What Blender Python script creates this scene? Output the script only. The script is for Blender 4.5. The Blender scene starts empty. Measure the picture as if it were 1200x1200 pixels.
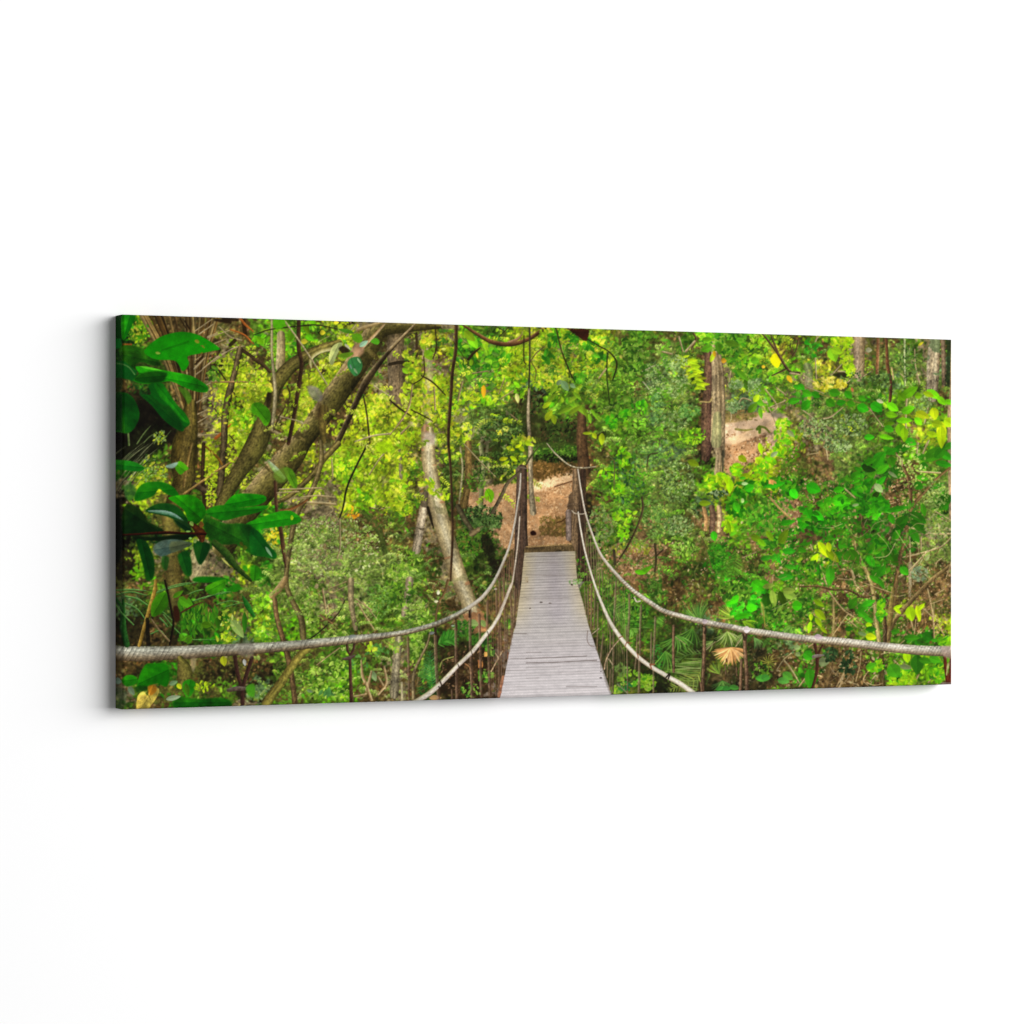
import bpy, math
import numpy as np

# ------------------------------------------------------------------
# camera, light, exposure
# ------------------------------------------------------------------
scene = bpy.context.scene
F_PX, SZ = 3386.0, 1200.0             # focal length and frame size in pixels
ZL, ZR_RATIO = 2.925, 463.0/404.0     # distance to the near edge of the canvas, far/near ratio
CW, CH, CD = 1.0, 0.4, 0.024          # canvas 100 x 40 x 2.4 cm
Lx = -456.5/F_PX*ZL
Rx, Rz = 515.0/F_PX*ZL*ZR_RATIO, ZL*ZR_RATIO
ux, uy = Rx-Lx, Rz-ZL
_n = math.hypot(ux, uy); ux, uy = ux/_n, uy/_n
HEAD = math.atan2(uy, ux)
ZC = 1.5                              # height of the canvas centre and of the lens
cam_x = -CW/2-(Lx*ux+ZL*uy); cam_y = -CD-(-Lx*uy+ZL*ux)
cam = bpy.data.cameras.new('camera'); co = bpy.data.objects.new('camera', cam); scene.collection.objects.link(co)
cam.sensor_width = 36; cam.lens = F_PX/SZ*36; cam.clip_start = .05; cam.clip_end = 100
co.location = (cam_x, cam_y, ZC); co.rotation_euler = (math.pi/2, 0, -HEAD)
scene.camera = co

world = bpy.data.worlds.new("World"); scene.world = world; world.use_nodes = True
bg = world.node_tree.nodes['Background']; bg.inputs[0].default_value = (1, 1, 1, 1); bg.inputs[1].default_value = FILL = .24

def softbox(name, loc, target, sx, sy, watts, col=(1, 1, 1)):
    l = bpy.data.lights.new(name, 'AREA'); l.shape = 'RECTANGLE'; l.size = sx; l.size_y = sy; l.energy = watts; l.color = col
    o = bpy.data.objects.new(name, l); scene.collection.objects.link(o); o.location = loc
    from mathutils import Vector
    o.rotation_euler = (Vector(target)-Vector(loc)).to_track_quat('-Z', 'Y').to_euler()
    return o
softbox('softbox', (6.4, -6.6, 3.3), (0, 0, 1.5), 12.5, 5.5, 1640)
scene.view_settings.view_transform = 'Standard'; scene.view_settings.look = 'None'
scene.view_settings.exposure = 0; scene.view_settings.gamma = 1; scene.view_settings.use_curve_mapping = False
PRINT_GAIN = .75                      # ink scale: print colour of a picture value under this light

def mat(name):
    m = bpy.data.materials.new(name); m.use_nodes = True
    return m, m.node_tree, m.node_tree.nodes['Principled BSDF']
# wall: matt white paint with a very fine unevenness
wm, nt, b = mat('white_wall_paint')
b.inputs['Base Color'].default_value = (.876, .876, .876, 1); b.inputs['Roughness'].default_value = .9; b.inputs['Specular IOR Level'].default_value = .1
ns = nt.nodes.new('ShaderNodeTexNoise'); ns.inputs['Scale'].default_value = 260; ns.inputs['Detail'].default_value = 4
bp = nt.nodes.new('ShaderNodeBump'); bp.inputs['Strength'].default_value = .03; bp.inputs['Distance'].default_value = .001
nt.links.new(ns.outputs['Fac'], bp.inputs['Height']); nt.links.new(bp.outputs['Normal'], b.inputs['Normal'])
wv = [(-6, 0, -2), (7, 0, -2), (7, 0, 5), (-6, 0, 5), (-6, .1, -2), (7, .1, -2), (7, .1, 5), (-6, .1, 5)]
me = bpy.data.meshes.new('wall'); me.from_pydata(wv, [], [(0, 1, 2, 3), (7, 6, 5, 4), (0, 4, 5, 1), (1, 5, 6, 2), (2, 6, 7, 3), (3, 7, 4, 0)]); me.materials.append(wm)
wall = bpy.data.objects.new('wall', me); scene.collection.objects.link(wall); wall['kind'] = 'structure'
wall['label'] = 'plain white wall behind the canvas print'; wall['category'] = 'wall'

# ------------------------------------------------------------------
# the printed picture: a numpy painter that fills a colour buffer and an
# element-id buffer in the flat coordinates of the print
# ------------------------------------------------------------------
PX0, PY0, PS = 128.0, 360.0, 2.0
PW, PH = int(994*PS), int(480*PS)
rng = np.random.default_rng(11)
IMG = np.zeros((PH, PW, 3), np.float32)
IDB = np.zeros((PH, PW), np.int16)
ELEMENTS = ['']                       # id -> name of the printed element
LABELS = {}

def element(name, label=None):
    ELEMENTS.append(name)
    if label: LABELS[len(ELEMENTS)-1] = label
    return len(ELEMENTS)-1

def upsample(a, h, w):
    """bilinear upsample of a small array to h x w (cell centres)"""
    gh, gw = a.shape[:2]
    y = np.clip((np.arange(h)+.5)/h*gh-.5, 0, gh-1); x = np.clip((np.arange(w)+.5)/w*gw-.5, 0, gw-1)
    y0 = np.floor(y).astype(int); x0 = np.floor(x).astype(int)
    y1 = np.minimum(y0+1, gh-1); x1 = np.minimum(x0+1, gw-1)
    fy = (y-y0)[:, None]; fx = (x-x0)[None, :]
    if a.ndim == 3: fy = fy[..., None]; fx = fx[..., None]
    return ((a[y0][:, x0]*(1-fx)+a[y0][:, x1]*fx)*(1-fy)+(a[y1][:, x0]*(1-fx)+a[y1][:, x1]*fx)*fy).astype(np.float32)

def noise(h, w, cell, seed):
    r = np.random.default_rng(seed)
    return upsample(r.standard_normal((max(2, int(h/cell)), max(2, int(w/cell)))).astype(np.float32), h, w)

N1 = noise(PH, PW, 1.6, 1); N2 = noise(PH, PW, 3.5, 2); N3 = noise(PH, PW, 8, 3); N4 = noise(PH, PW, 24, 4)
NT = noise(512, 256, 2.2, 5); NL = noise(512, 64, 9, 6)        # bark noise: (along, across)

# ---- colour plan of the printed photograph, one letter per 20 units ----
PAL = dict(K=(16,15,8), k=(44,38,20), d=(54,78,26), D=(16,66,22), b=(92,74,38), B=(124,94,55), n=(150,118,76),
 N=(185,150,110), P=(218,184,156), p=(176,132,98), o=(98,102,42), O=(134,130,64), g=(80,130,34), G=(38,136,20),
 v=(14,140,14), V=(98,186,26), l=(138,186,34), L=(172,204,36), y=(204,200,52), s=(108,140,62), S=(160,186,104),
 t=(90,134,88), T=(140,160,145), w=(146,132,100), W=(196,188,184))
ROWS = [
 "GLbbbObb"+"gVgbLkwb"+"kbkwVgtg"+"kgkLlggg"+"Obgggggo"+"lgLwobgwd",
 "DVbbbnOb"+"gVgVgLwb"+"bwywVggL"+"LVLgLogg"+"ogVGgVgo"+"lgLwobgwd",
 "Dgkbbbwo"+"blVgoLwb"+"wobLGVVl"+"LlwVLggo"+"sgbVVgyb"+"gblwosgwb",
 "Dddbnkll"+"bVobLowb"+"bLnwgsVL"+"LlygLggs"+"sLbwgggV"+"gyolosswt",
 "bDdonwLL"+"lLbLlbbw"+"bLLLswlV"+"tgglggbt"+"sgkwstgs"+"wLosgtgws",
 "kkkbbwLL"+"lbllbbLL"+"bLyLsVso"+"kVggggsg"+"ssbwttVw"+"GsVgGVssb",
 "KKkbbwLV"+"gbllbbLl"+"LLLLssdd"+"kggbgVgt"+"sgbwopPO"+"wssgogLlV",
 "KdgbbwLl"+"bblbbLLl"+"LLwLlgdd"+"bkkbgggs"+"ggbwppPL"+"wwssggnLV",
 "KkgboLbL"+"gbbLwLlL"+"Lowgobdg"+"odgbogst"+"tskwpnLV"+"bnssggVVg",
 "GgobbLbo"+"obbolVll"+"Lgndobdl"+"bbbbogss"+"sogspLLg"+"onsgGGbgg",
 "wLLobkLo"+"bwllwlll"+"Lowdowog"+"PPBBgVgs"+"dsVLLVLG"+"goGGwbbgs",
 "klobgbbG"+"VgwwwLVl"+"lgwdbnpk"+"PBBkbggs"+"sdtLVgGp"+"bVGGGbgsG",
 "KdollGdG"+"GGowwObo"+"gbwbddpk"+"ppbkggon"+"sonwVgGp"+"GGgdGwGss",
 "KdDdlGdb"+"GysssObb"+"obwbgdpb"+"ppbkgdns"+"dsonVngG"+"gGGgGbGws",
 "klwdDwdg"+"dsSSwSss"+"ogbwgddb"+"wwwkgpnp"+"bgoGdoVG"+"gLGgGGbss",
 "kVobbwwl"+"GsswSsss"+"SgdwddkB"+"wwwkgnpn"+"bddGodnG"+"VGbgdgbsb",
 "obgdgkGo"+"sgSgwsSg"+"ggbwbdOw"+"wWWggoBd"+"bbogGGVg"+"gnbnbgbbn",
 "tdgDgbgo"+"VsgSwsSg"+"gwdbwbBO"+"wwWggggd"+"bobBgGDg"+"GgbGGblno",
 "kkbdGggO"+"lgVgbgog"+"gggbwdOw"+"wwWOgggg"+"ogtogGGg"+"ggbgggbbL",
 "kkbkdGgt"+"VgVgggbo"+"OgdkddBw"+"WWWkdgdg"+"gddOgbdt"+"nbnVggGGg",
 "bbdbobob"+"bgooggog"+"wgkdkkWW"+"WWWWddbd"+"ggbLgkbb"+"ggbbgVVGV",
 "bkGGokko"+"kdgogVgb"+"wbgkbbbW"+"WWWWdgdd"+"gObnbkbo"+"GbbbgGlVV",
 "wgoogogk"+"tgogVVbb"+"wbDkkkWW"+"WWWWbgLk"+"kOkkkbgb"+"GbbbbbVVb",
 "dbbGGDbw"+"gobgggbb"+"wbDObbPW"+"WWWWDgVk"+"bOdgdbbg"+"GbbbbbVVb"]
for _r in ROWS: assert len(_r) == 49, _r
GRID = np.array([[PAL[c] for c in r] for r in ROWS], np.float32)

def base():
    gx = (np.arange(PW)/PS+PX0-136)/20-.5; gy = (np.arange(PH)/PS+PY0-360)/20-.5
    jx = gx[None, :]+.42*N3+.16*N2; jy = gy[:, None]+.42*np.roll(N3, 77, 1)+.16*np.roll(N2, 55, 0)
    ix = np.clip(np.round(jx), 0, 48).astype(int); iy = np.clip(np.round(jy), 0, 23).astype(int)
    c = GRID[iy, ix]
    f = np.clip(.80+.17*N2+.13*N1+.10*N3, .25, 1.3)[..., None]
    IMG[:] = c*f
base()

_masks = {}
def leafmask(L, w, ang):
    """alpha and shade of one leaf stamp, L/w half sizes in buffer pixels"""
    L = max(1, round(L*2)/2); w = max(.6, round(w*2)/2); a = int(round(ang/(math.pi/16))) % 32
    k = (L, w, a)
    if k in _masks: return _masks[k]
    r = int(math.ceil(L+1)); g = np.arange(-r, r+1, dtype=np.float32)
    X, Y = np.meshgrid(g, g); t = a*math.pi/16; c, s = math.cos(t), math.sin(t)
    u = (X*c+Y*s)/L; v = (-X*s+Y*c)
    prof = w*np.clip(1-u*u, 0, 1)**.8*(1-.25*u)
    al = np.clip((prof-np.abs(v))+.5, 0, 1)*(np.abs(u) <= 1)
    sh = 1+(.07*np.sign(v) if w > 3 else .03*v)-.10*(np.abs(v) < .5)*(w > 6)+.08*u
    _masks[k] = (al.astype(np.float32), sh.astype(np.float32), r)
    return _masks[k]

def stamp(x, y, L, w, ang, col, alpha=1., eid=None):
    """leaf at picture coords; L, w = half length, half width in picture units"""
    m, sh, r = leafmask(L*PS, w*PS, ang)
    cx = int(round((x-PX0)*PS)); cy = int(round((y-PY0)*PS))
    x0, x1, y0, y1 = cx-r, cx+r+1, cy-r, cy+r+1
    a0, b0 = max(0, -x0), max(0, -y0); x0 = max(x0, 0); y0 = max(y0, 0)
    a1, b1 = max(0, x1-PW), max(0, y1-PH)
    x1 -= a1; y1 -= b1
    if x1 <= x0 or y1 <= y0: return
    n = m.shape[0]
    mm = m[b0:n-b1, a0:n-a1]; ss = sh[b0:n-b1, a0:n-a1]
    al = (mm*alpha)[..., None]
    sub = IMG[y0:y1, x0:x1]
    sub *= 1-al; sub += al*(ss[..., None]*np.asarray(col, np.float32))
    if eid is not None: IDB[y0:y1, x0:x1][mm > .5] = eid

def spline(pts, step=2.0):
    P = np.asarray(pts, float)
    if len(P) == 2: out_n = max(2, int(np.hypot(*(P[1]-P[0])[:2])*PS/step)); t = np.linspace(0, 1, out_n)[:, None]; return P[0]*(1-t)+P[1]*t
    Q = np.vstack([2*P[0]-P[1], P, 2*P[-1]-P[-2]]); out = []
    for i in range(1, len(Q)-2):
        a, b, c, d = Q[i-1:i+3]; n = max(2, int(np.hypot(*(c-b)[:2])*PS/step)); t = np.linspace(0, 1, n, endpoint=False)[:, None]
        out.append(.5*((2*b)+(-a+c)*t+(2*a-5*b+4*c-d)*t*t+(-a+3*b-3*c+d)*t**3))
    out.append(P[-1:]); return np.vstack(out)

def mixc(cols, t):
    """colour across a ribbon, t in -1..1"""
    cols = np.asarray(cols, np.float32); n = len(cols)-1
    f = np.clip((t+1)/2*n, 0, n-1e-4); i = f.astype(int); f = (f-i)[..., None]
    return cols[i]*(1-f)+cols[i+1]*f

def ribbon(pts, cols, amp=.16, eid=None, alpha=1., bands=0, bandk=1., soft=1., rough=0., spots=None, grain=0.):
    """pts: (x, y, width) rows in picture units; cols: colours across from the right/upper edge to the left/lower one"""
    q = spline(pts); q = q.copy(); q[:, 0] = (q[:, 0]-PX0)*PS; q[:, 1] = (q[:, 1]-PY0)*PS; q[:, 2] *= PS/2
    mw = q[:, 2].max()+3+soft
    x0 = max(0, int(q[:, 0].min()-mw)); x1 = min(PW, int(q[:, 0].max()+mw)+1)
    y0 = max(0, int(q[:, 1].min()-mw)); y1 = min(PH, int(q[:, 1].max()+mw)+1)
    if x1 <= x0 or y1 <= y0: return
    D = np.full((y1-y0, x1-x0), 1e9, np.float32); T = np.zeros_like(D); A = np.zeros_like(D); Wd = np.ones_like(D)
    s = 0.
    for i in range(len(q)-1):
        p, r = q[i], q[i+1]; d = r[:2]-p[:2]; l = math.hypot(*d)
        if l < 1e-6: continue
        m = max(p[2], r[2])+3+soft
        ax, bx = max(x0, int(min(p[0], r[0])-m)), min(x1, int(max(p[0], r[0])+m)+1)
        ay, by = max(y0, int(min(p[1], r[1])-m)), min(y1, int(max(p[1], r[1])+m)+1)
        if bx > ax and by > ay:
            X = np.arange(ax, bx)[None, :]-p[0]; Y = np.arange(ay, by)[:, None]-p[1]
            u = (X*d[0]+Y*d[1])/l; v = (Y*d[0]-X*d[1])/l
            uc = np.clip(u, 0, l); dist = np.sqrt(v*v+(u-uc)**2)
            sl = (slice(ay-y0, by-y0), slice(ax-x0, bx-x0))
            better = dist < D[sl]
            D[sl] = np.where(better, dist, D[sl])
            w = p[2]+(r[2]-p[2])*uc/l
            T[sl] = np.where(better, v/np.maximum(w, .3), T[sl]); A[sl] = np.where(better, s+uc, A[sl]); Wd[sl] = np.where(better, w, Wd[sl])
        s += l
    if rough: Wd = Wd*(1+rough*N2[y0:y1, x0:x1])
    al = np.clip((Wd-D)/soft+.5, 0, 1)*alpha*np.clip(Wd*2, 0, 1)
    ai = (A*1.0).astype(int) % 512
    tx = np.clip(((T+1)*Wd), 0, 1e4).astype(int) % 256
    c = mixc(cols, np.clip(T, -1, 1))
    f = 1+amp*(NT[ai//2, tx]*.8+NT[ai, tx]*.6)+amp*.6*NL[ai//4 % 512, tx//3 % 64]
    if grain: f = f+grain*NT[ai//7 % 512, tx]
    if bands:
        ph = ((A+T*Wd*bandk+1.6*N4[y0:y1, x0:x1])/(bands*PS)) % 1.
        jit_ = .6+.5*np.clip(NL[ai//3 % 512, tx//9 % 64], -1, 1.4)
        f = f*(1-.30*jit_*np.exp(-((ph-.5)/.10)**2))*(1+.05*np.sin(ph*6.28))
    c = c*f[..., None]
    if spots is not None:
        for th, col in spots:
            k = (NL[ai//2 % 512, (tx//2) % 64] > th) if th > 0 else (NL[(ai//2+200) % 512, (tx//2+20) % 64] < th)
            c = np.where(k[..., None], c*.3+np.asarray(col, np.float32)*.7*(1+.12*NT[ai, tx])[..., None], c)
    sub = IMG[y0:y1, x0:x1]; sub += al[..., None]*(c-sub)
    if eid is not None: IDB[y0:y1, x0:x1][al > .5] = eid

def poly(pts, col, eid=None, alpha=1., soft=1., smooth=True, amp=.05, fn=None, rough=0.):
    P = np.asarray(pts, float)
    if smooth and len(P) > 3:
        n = len(P); out = []
        for i in range(n):
            a, b, c, d = P[i-1], P[i], P[(i+1) % n], P[(i+2) % n]
            for t in (0, .33, .66): out.append(.5*(2*b+(-a+c)*t+(2*a-5*b+4*c-d)*t*t+(-a+3*b-3*c+d)*t**3))
        P = np.array(out)
    P = (P-[PX0, PY0])*PS
    x0 = max(0, int(P[:, 0].min()-soft-1)); x1 = min(PW, int(P[:, 0].max()+soft+2))
    y0 = max(0, int(P[:, 1].min()-soft-1)); y1 = min(PH, int(P[:, 1].max()+soft+2))
    if x1 <= x0 or y1 <= y0: return
    X = np.arange(x0, x1, dtype=np.float32)[None, :]; Y = np.arange(y0, y1, dtype=np.float32)[:, None]
    ins = np.zeros((y1-y0, x1-x0), bool); D = np.full(ins.shape, 1e9, np.float32)
    for i in range(len(P)):
        ax, ay = P[i-1]; bx, by = P[i]
        if ay != by:
            cond = (ay > Y) != (by > Y)
            ins ^= cond & (X < (bx-ax)*(Y-ay)/(by-ay)+ax)
        dx, dy = bx-ax, by-ay; ll = dx*dx+dy*dy
        if ll > 0:
            t = np.clip(((X-ax)*dx+(Y-ay)*dy)/ll, 0, 1)
            D = np.minimum(D, (X-ax-t*dx)**2+(Y-ay-t*dy)**2)
    sd = np.sqrt(D)*np.where(ins, 1, -1)
    if rough: sd = sd+rough*N2[y0:y1, x0:x1]
    al = np.clip(sd/soft+.5, 0, 1)*alpha
    n1, n3, n4 = N1[y0:y1, x0:x1], N3[y0:y1, x0:x1], N4[y0:y1, x0:x1]
    c = np.asarray(col, np.float32)*(1+amp*(n1*.5+n3+n4))[..., None]
    if fn: c = fn(c, X, Y, sd)
    elif eid and ELEMENTS[eid] in ('leaf', 'leaf_rosette') and len(P) > 8:
        q = P-P.mean(0); ev, evec = np.linalg.eigh(q.T@q); ax_ = evec[:, 1]; half = np.abs(q@ax_).max()+1e-3
        u = ((X-P[:, 0].mean())*ax_[0]+(Y-P[:, 1].mean())*ax_[1]); v = ((Y-P[:, 1].mean())*ax_[0]-(X-P[:, 0].mean())*ax_[1])
        f = 1+.09*np.sign(v)*np.clip(np.abs(v)/3, 0, 1)+.10*u/half+.10*n4+.035*np.sin((u-.9*np.abs(v))/3.4)-.22*np.exp(-(v/1.1)**2)*(np.abs(u) < .85*half)+.10*np.exp(-np.abs(sd)/2.2)
        c = c*f[..., None]+np.clip(f-1, 0, 1)[..., None]*np.array([60, 20, 0], np.float32)
    sub = IMG[y0:y1, x0:x1]; sub += al[..., None]*(c-sub)
    if eid is not None: IDB[y0:y1, x0:x1][al > .5] = eid

# tiles: coordinates below are written in the grid of one enlarged tile of the print
TILE = {}
for _i, _c in enumerate("ABCDE"):
    for _j in range(3): TILE["%s%d" % (_c, _j+1)] = (136+160*_i, 360+160*_j, 7.5)
TILE.update(F1=(936, 360, 6.6667), F2=(936, 500, 6.6667), F3=(936, 660, 6.6667))
def Z(tile, s):
    """'x,y x,y ...' or 'x,y,w x,y,w ...' in tile units -> rows in picture units"""
    x0, y0, k = TILE[tile]; rows = []
    for tok in s.split():
        v = [float(a) for a in tok.split(',')]
        rows.append([x0+v[0]/k, y0+v[1]/k]+[a/k for a in v[2:]])
    return rows
def rib(tile, s, cols, **kw):
    parts = zip(tile.split('|'), s.split('|')); rows = []
    for t, q in parts: rows += Z(t, q)
    w = None
    for r in rows:
        if len(r) == 2: r.append(w)
        w = r[2]
    ribbon(rows, cols, **kw)
def pol(tile, s, col, **kw): poly(Z(tile, s), col, **kw)
def tone(c, d=.62, l=1.25):
    c = np.asarray(c, float); return [c*l, c, c*d]

# ---- scattered leaves, needles, twigs that fill the plan ----
FAM = {}
def fam(letters, **k):
    for c in letters: FAM[c] = k
fam("Lly", n=36, L=(1.1, 3.0), asp=(.4, .62), cols=[(196,218,30),(168,204,24),(214,222,60),(140,182,24),(112,160,22),(232,236,110),(220,190,50),(56,70,20),(92,84,44),(170,150,120)], wt=[18,20,9,14,12,4,2,12,9,4])
fam("V", n=26, L=(1.5, 4.2), asp=(.38, .6), cols=[(108,200,24),(74,176,18),(140,212,34),(42,140,22),(168,214,54),(36,84,20),(70,66,34)], wt=[20,20,12,16,8,10,6])
fam("Gv", n=24, L=(1.8, 5.0), asp=(.36, .58), cols=[(20,150,16),(34,168,20),(16,118,16),(10,92,14),(70,170,40),(30,60,18),(90,72,40)], wt=[20,14,18,12,6,12,8])
fam("g", n=32, L=(1.2, 3.4), asp=(.34, .6), cols=[(66,132,28),(92,156,40),(44,104,26),(30,74,20),(124,170,66),(150,170,96),(88,76,40),(26,36,14),(44,150,30)], wt=[16,12,16,14,8,5,8,10,8])
fam("dD", n=34, L=(1.0, 2.8), asp=(.3, .6), cols=[(44,78,24),(28,56,18),(66,104,38),(18,28,10),(86,84,44),(96,128,66),(30,96,26)], wt=[18,16,12,16,8,6,8])
fam("sS", n=48, L=(.9, 2.3), asp=(.35, .65), cols=[(104,136,74),(134,164,98),(76,104,54),(166,188,134),(52,72,36),(196,206,168),(120,104,72),(84,146,52),(36,44,22)], wt=[16,14,14,9,12,5,8,8,9])
fam("tT", n=44, L=(1.0, 2.4), asp=(.35, .6), cols=[(92,130,98),(120,156,122),(66,98,74),(44,66,46),(158,184,152),(90,84,60),(60,122,60)], wt=[16,12,14,12,6,6,8])
fam("bBo", n=36, L=(1.0, 2.8), asp=(.22, .6), cols=[(104,80,42),(138,108,64),(72,56,28),(40,32,16),(168,138,94),(92,104,44),(70,96,34),(196,172,132),(120,66,36)], wt=[15,12,14,14,8,9,9,4,4])
fam("Onw", n=36, L=(1.0, 2.6), asp=(.22, .6), cols=[(150,130,88),(118,98,60),(178,160,118),(84,68,40),(204,190,156),(110,124,56),(134,156,60),(50,42,24)], wt=[14,14,12,10,6,8,8,8])
fam("NpP", n=40, L=(.8, 2.0), asp=(.3, .7), cols=[(190,148,112),(150,106,74),(214,178,146),(116,80,52),(232,204,178),(84,60,38),(110,112,52)], wt=[16,14,10,10,5,6,4])
fam("kK", n=26, L=(1.0, 2.8), asp=(.22, .55), cols=[(34,30,16),(16,14,8),(66,54,30),(40,60,22),(110,96,62),(24,44,16)], wt=[16,18,10,9,3,8])
fam("W", n=0, L=(1, 2), asp=(.5, .6), cols=[(190,180,170)], wt=[1])
for _l, _k in (('g', (1.06, 1.1, .85)), ('d', (1.1, 1.12, .85)), ('s', (1.06, 1.10, .78)), ('t', (1.0, 1.06, .86)), ('n', (1.0, 1.03, .88)), ('L', (.95, 1., .9)), ('V', (1., 1., .9))):
    FAM[_l]['cols'] = [tuple(min(250, a*b) for a, b in zip(c, _k)) for c in FAM[_l]['cols']]
for _f in FAM.values(): _f['p'] = np.array(_f['wt'], float)/sum(_f['wt']); _f['c'] = np.array(_f['cols'], float)

def scatter(mult=1., lum=.16, box=None, only=None, size=1., jit=11., skip_dark=False):
    pts = []
    for j in range(24):
        for i in range(49):
            c = ROWS[j][i]
            if only and c not in only: continue
            x, y = 136+20*i, 360+20*j
            if box and not (box[0] <= x+10 <= box[2] and box[1] <= y+10 <= box[3]): continue
            n = FAM[c]['n']*mult; n = int(n)+(rng.random() < n-int(n))
            for _ in range(n): pts.append((x+10, y+10, c))
    order = rng.permutation(len(pts))
    for k in order:
        x, y, c = pts[k]; f = FAM[c]
        x += rng.normal(0, jit*.72); y += rng.normal(0, jit*.72)
        col = f['c'][rng.choice(len(f['p']), p=f['p'])]
        if skip_dark and col.sum() < 260: continue
        b = np.array(PAL[c]); col = col*.70+b*.30
        iy = min(PH-1, max(0, int((y-PY0)*PS))); ix = min(PW-1, max(0, int((x-PX0)*PS)))
        col = col*(1+lum*rng.normal()+.17*N3[iy, ix]+.09*N4[iy, ix])*(1+.05*rng.normal(size=3))
        L = rng.uniform(*f['L'])*size; w = L*rng.uniform(*f['asp'])
        a = 1.6*N4[iy, ix]+.5*N3[iy, ix]+(math.pi if rng.random() < .5 else 0)+rng.normal()*.55
        stamp(x, y, L, w, a, np.clip(col, 0, 250), .92)

def blur(sig):
    r = max(1, int(sig*2.5)); k = np.exp(-np.arange(-r, r+1)**2/(2*sig*sig)); k /= k.sum()
    for ax in (0, 1):
        out = np.zeros_like(IMG)
        for i, w in zip(range(-r, r+1), k): out += w*np.roll(IMG, i, ax)
        IMG[:] = out

def twigs(n, box, cols, w=(.3, .8), ln=(6, 26), ang=None, spread=.5, alpha=.8):
    for _ in range(n):
        x = rng.uniform(box[0], box[2]); y = rng.uniform(box[1], box[3])
        a = rng.uniform(0, math.pi) if ang is None else ang+rng.normal()*spread
        l = rng.uniform(*ln); k = rng.normal()*.25; wd = rng.uniform(*w)
        p = [(x, y, wd), (x+math.cos(a)*l/2+math.sin(a)*k*l, y+math.sin(a)*l/2-math.cos(a)*k*l, wd*.9), (x+math.cos(a)*l, y+math.sin(a)*l, wd*.5)]
        c = np.array(cols[rng.integers(len(cols))])*(1+.15*rng.normal())
        ribbon(p, [c*1.15, c, c*.8], amp=.1, alpha=alpha)

def cluster(tile, s, cols, n, L=(2, 4), asp=(.4, .55), r=None, ang=None, spread=.6, eid=None):
    """leaves inside an ellipse 'cx,cy,rx,ry' of a tile"""
    for row in s.split():
        cx, cy, rx, ry = [float(v) for v in row.split(',')]
        x0, y0, k = TILE[tile]
        for _ in range(n):
            t = rng.uniform(0, 6.283); q = math.sqrt(rng.random())
            c = np.array(cols[rng.integers(len(cols))], float)*(1+.09*rng.normal())
            l = rng.uniform(*L); a = rng.uniform(0, 6.283) if ang is None else ang+rng.normal()*spread
            stamp(x0+(cx+rx*q*math.cos(t))/k, y0+(cy+ry*q*math.sin(t))/k, l, l*rng.uniform(*asp), a, np.clip(c, 0, 250), .95, eid)

def leaves(tile, s, col, var=.14, eid=None, ks=.5):
    """explicit leaves 'cx,cy,length,width,angle' in tile units (full sizes, degrees clockwise from right)"""
    x0, y0, k = TILE[tile]
    for tok in s.split():
        cx, cy, L, w, a = [float(v) for v in tok.split(',')]
        c = np.array(col, float)*(1+var*rng.normal())*(1+.04*rng.normal(size=3))
        if col[1] > 1.4*col[0]: c = c+np.array([26, 10, 2])*rng.random()+np.array([8, -6, -3])
        stamp(x0+cx/k, y0+cy/k, L/k/2, w/k/2, math.radians(a), np.clip(c, 0, 250), .97, eid)

def fan(tile, cx, cy, r, a0, a1, n, cols, w=2.0, eid=None, curve=.1):
    x0, y0, k = TILE[tile]; X = x0+cx/k; Y = y0+cy/k; R = r/k
    for i in range(n):
        a = math.radians(a0+(a1-a0)*(i+.5)/n+rng.normal()*2); rr = R*rng.uniform(.8, 1.05)
        c = np.array(cols[rng.integers(len(cols))], float)*(1+.12*rng.normal())
        mx = X+math.cos(a)*rr*.55; my = Y+math.sin(a)*rr*.55
        ribbon([(X, Y, w*.5), (mx, my, w), (X+math.cos(a+curve)*rr, Y+math.sin(a+curve)*rr, w*.25)], [c*1.25, c, c*.6], amp=.06, eid=eid)

def frond(tile, s, ln, cols, n=18, w=1.1, side=(1, 1), lean=.9, eid=None, droop=0.):
    """a feathered frond: leaflets on both sides of a midrib"""
    q = spline([r+[1.] for r in Z(tile, s)]); k = TILE[tile][2]; L = ln/k
    for i in range(n):
        f = (i+.5)/n; p = q[int(f*(len(q)-1))]; p2 = q[min(len(q)-1, int(f*(len(q)-1))+1)]
        a = math.atan2(p2[1]-p[1], p2[0]-p[0]); l = L*(math.sin(math.pi*(f*.8+.15)))
        for sd, on in ((1, side[0]), (-1, side[1])):
            if not on: continue
            b = a+sd*lean+rng.normal()*.06; c = np.array(cols[rng.integers(len(cols))], float)*(1+.1*rng.normal())
            ribbon([(p[0], p[1], w*.7), (p[0]+math.cos(b)*l*.5, p[1]+math.sin(b)*l*.5, w), (p[0]+math.cos(b)*l, p[1]+math.sin(b)*l+droop*l, w*.3)], [c*1.15, c, c*.75], amp=.05, eid=eid)
    c = np.array(cols[0])*.9; ribbon([(a[0], a[1], .9) for a in q[::6]], [c, c, c*.8], amp=.05, eid=eid)
BRN = [(150,118,76),(110,84,48),(178,152,112),(84,62,36),(196,176,140)]
DKB = [(70,50,30),(48,34,20),(90,66,42)]
LIM = [(178,212,34),(154,198,28),(196,216,60),(128,182,30),(214,208,64)]
GRN = [(26,140,12),(40,156,16),(18,112,12),(66,162,24),(14,92,12)]
MID = [(60,124,30),(86,150,40),(40,100,24),(112,168,60),(30,76,20)]
SAG = [(104,146,84),(134,174,104),(80,118,62),(160,190,130)]
scatter(1.0, lum=.18)
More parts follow.
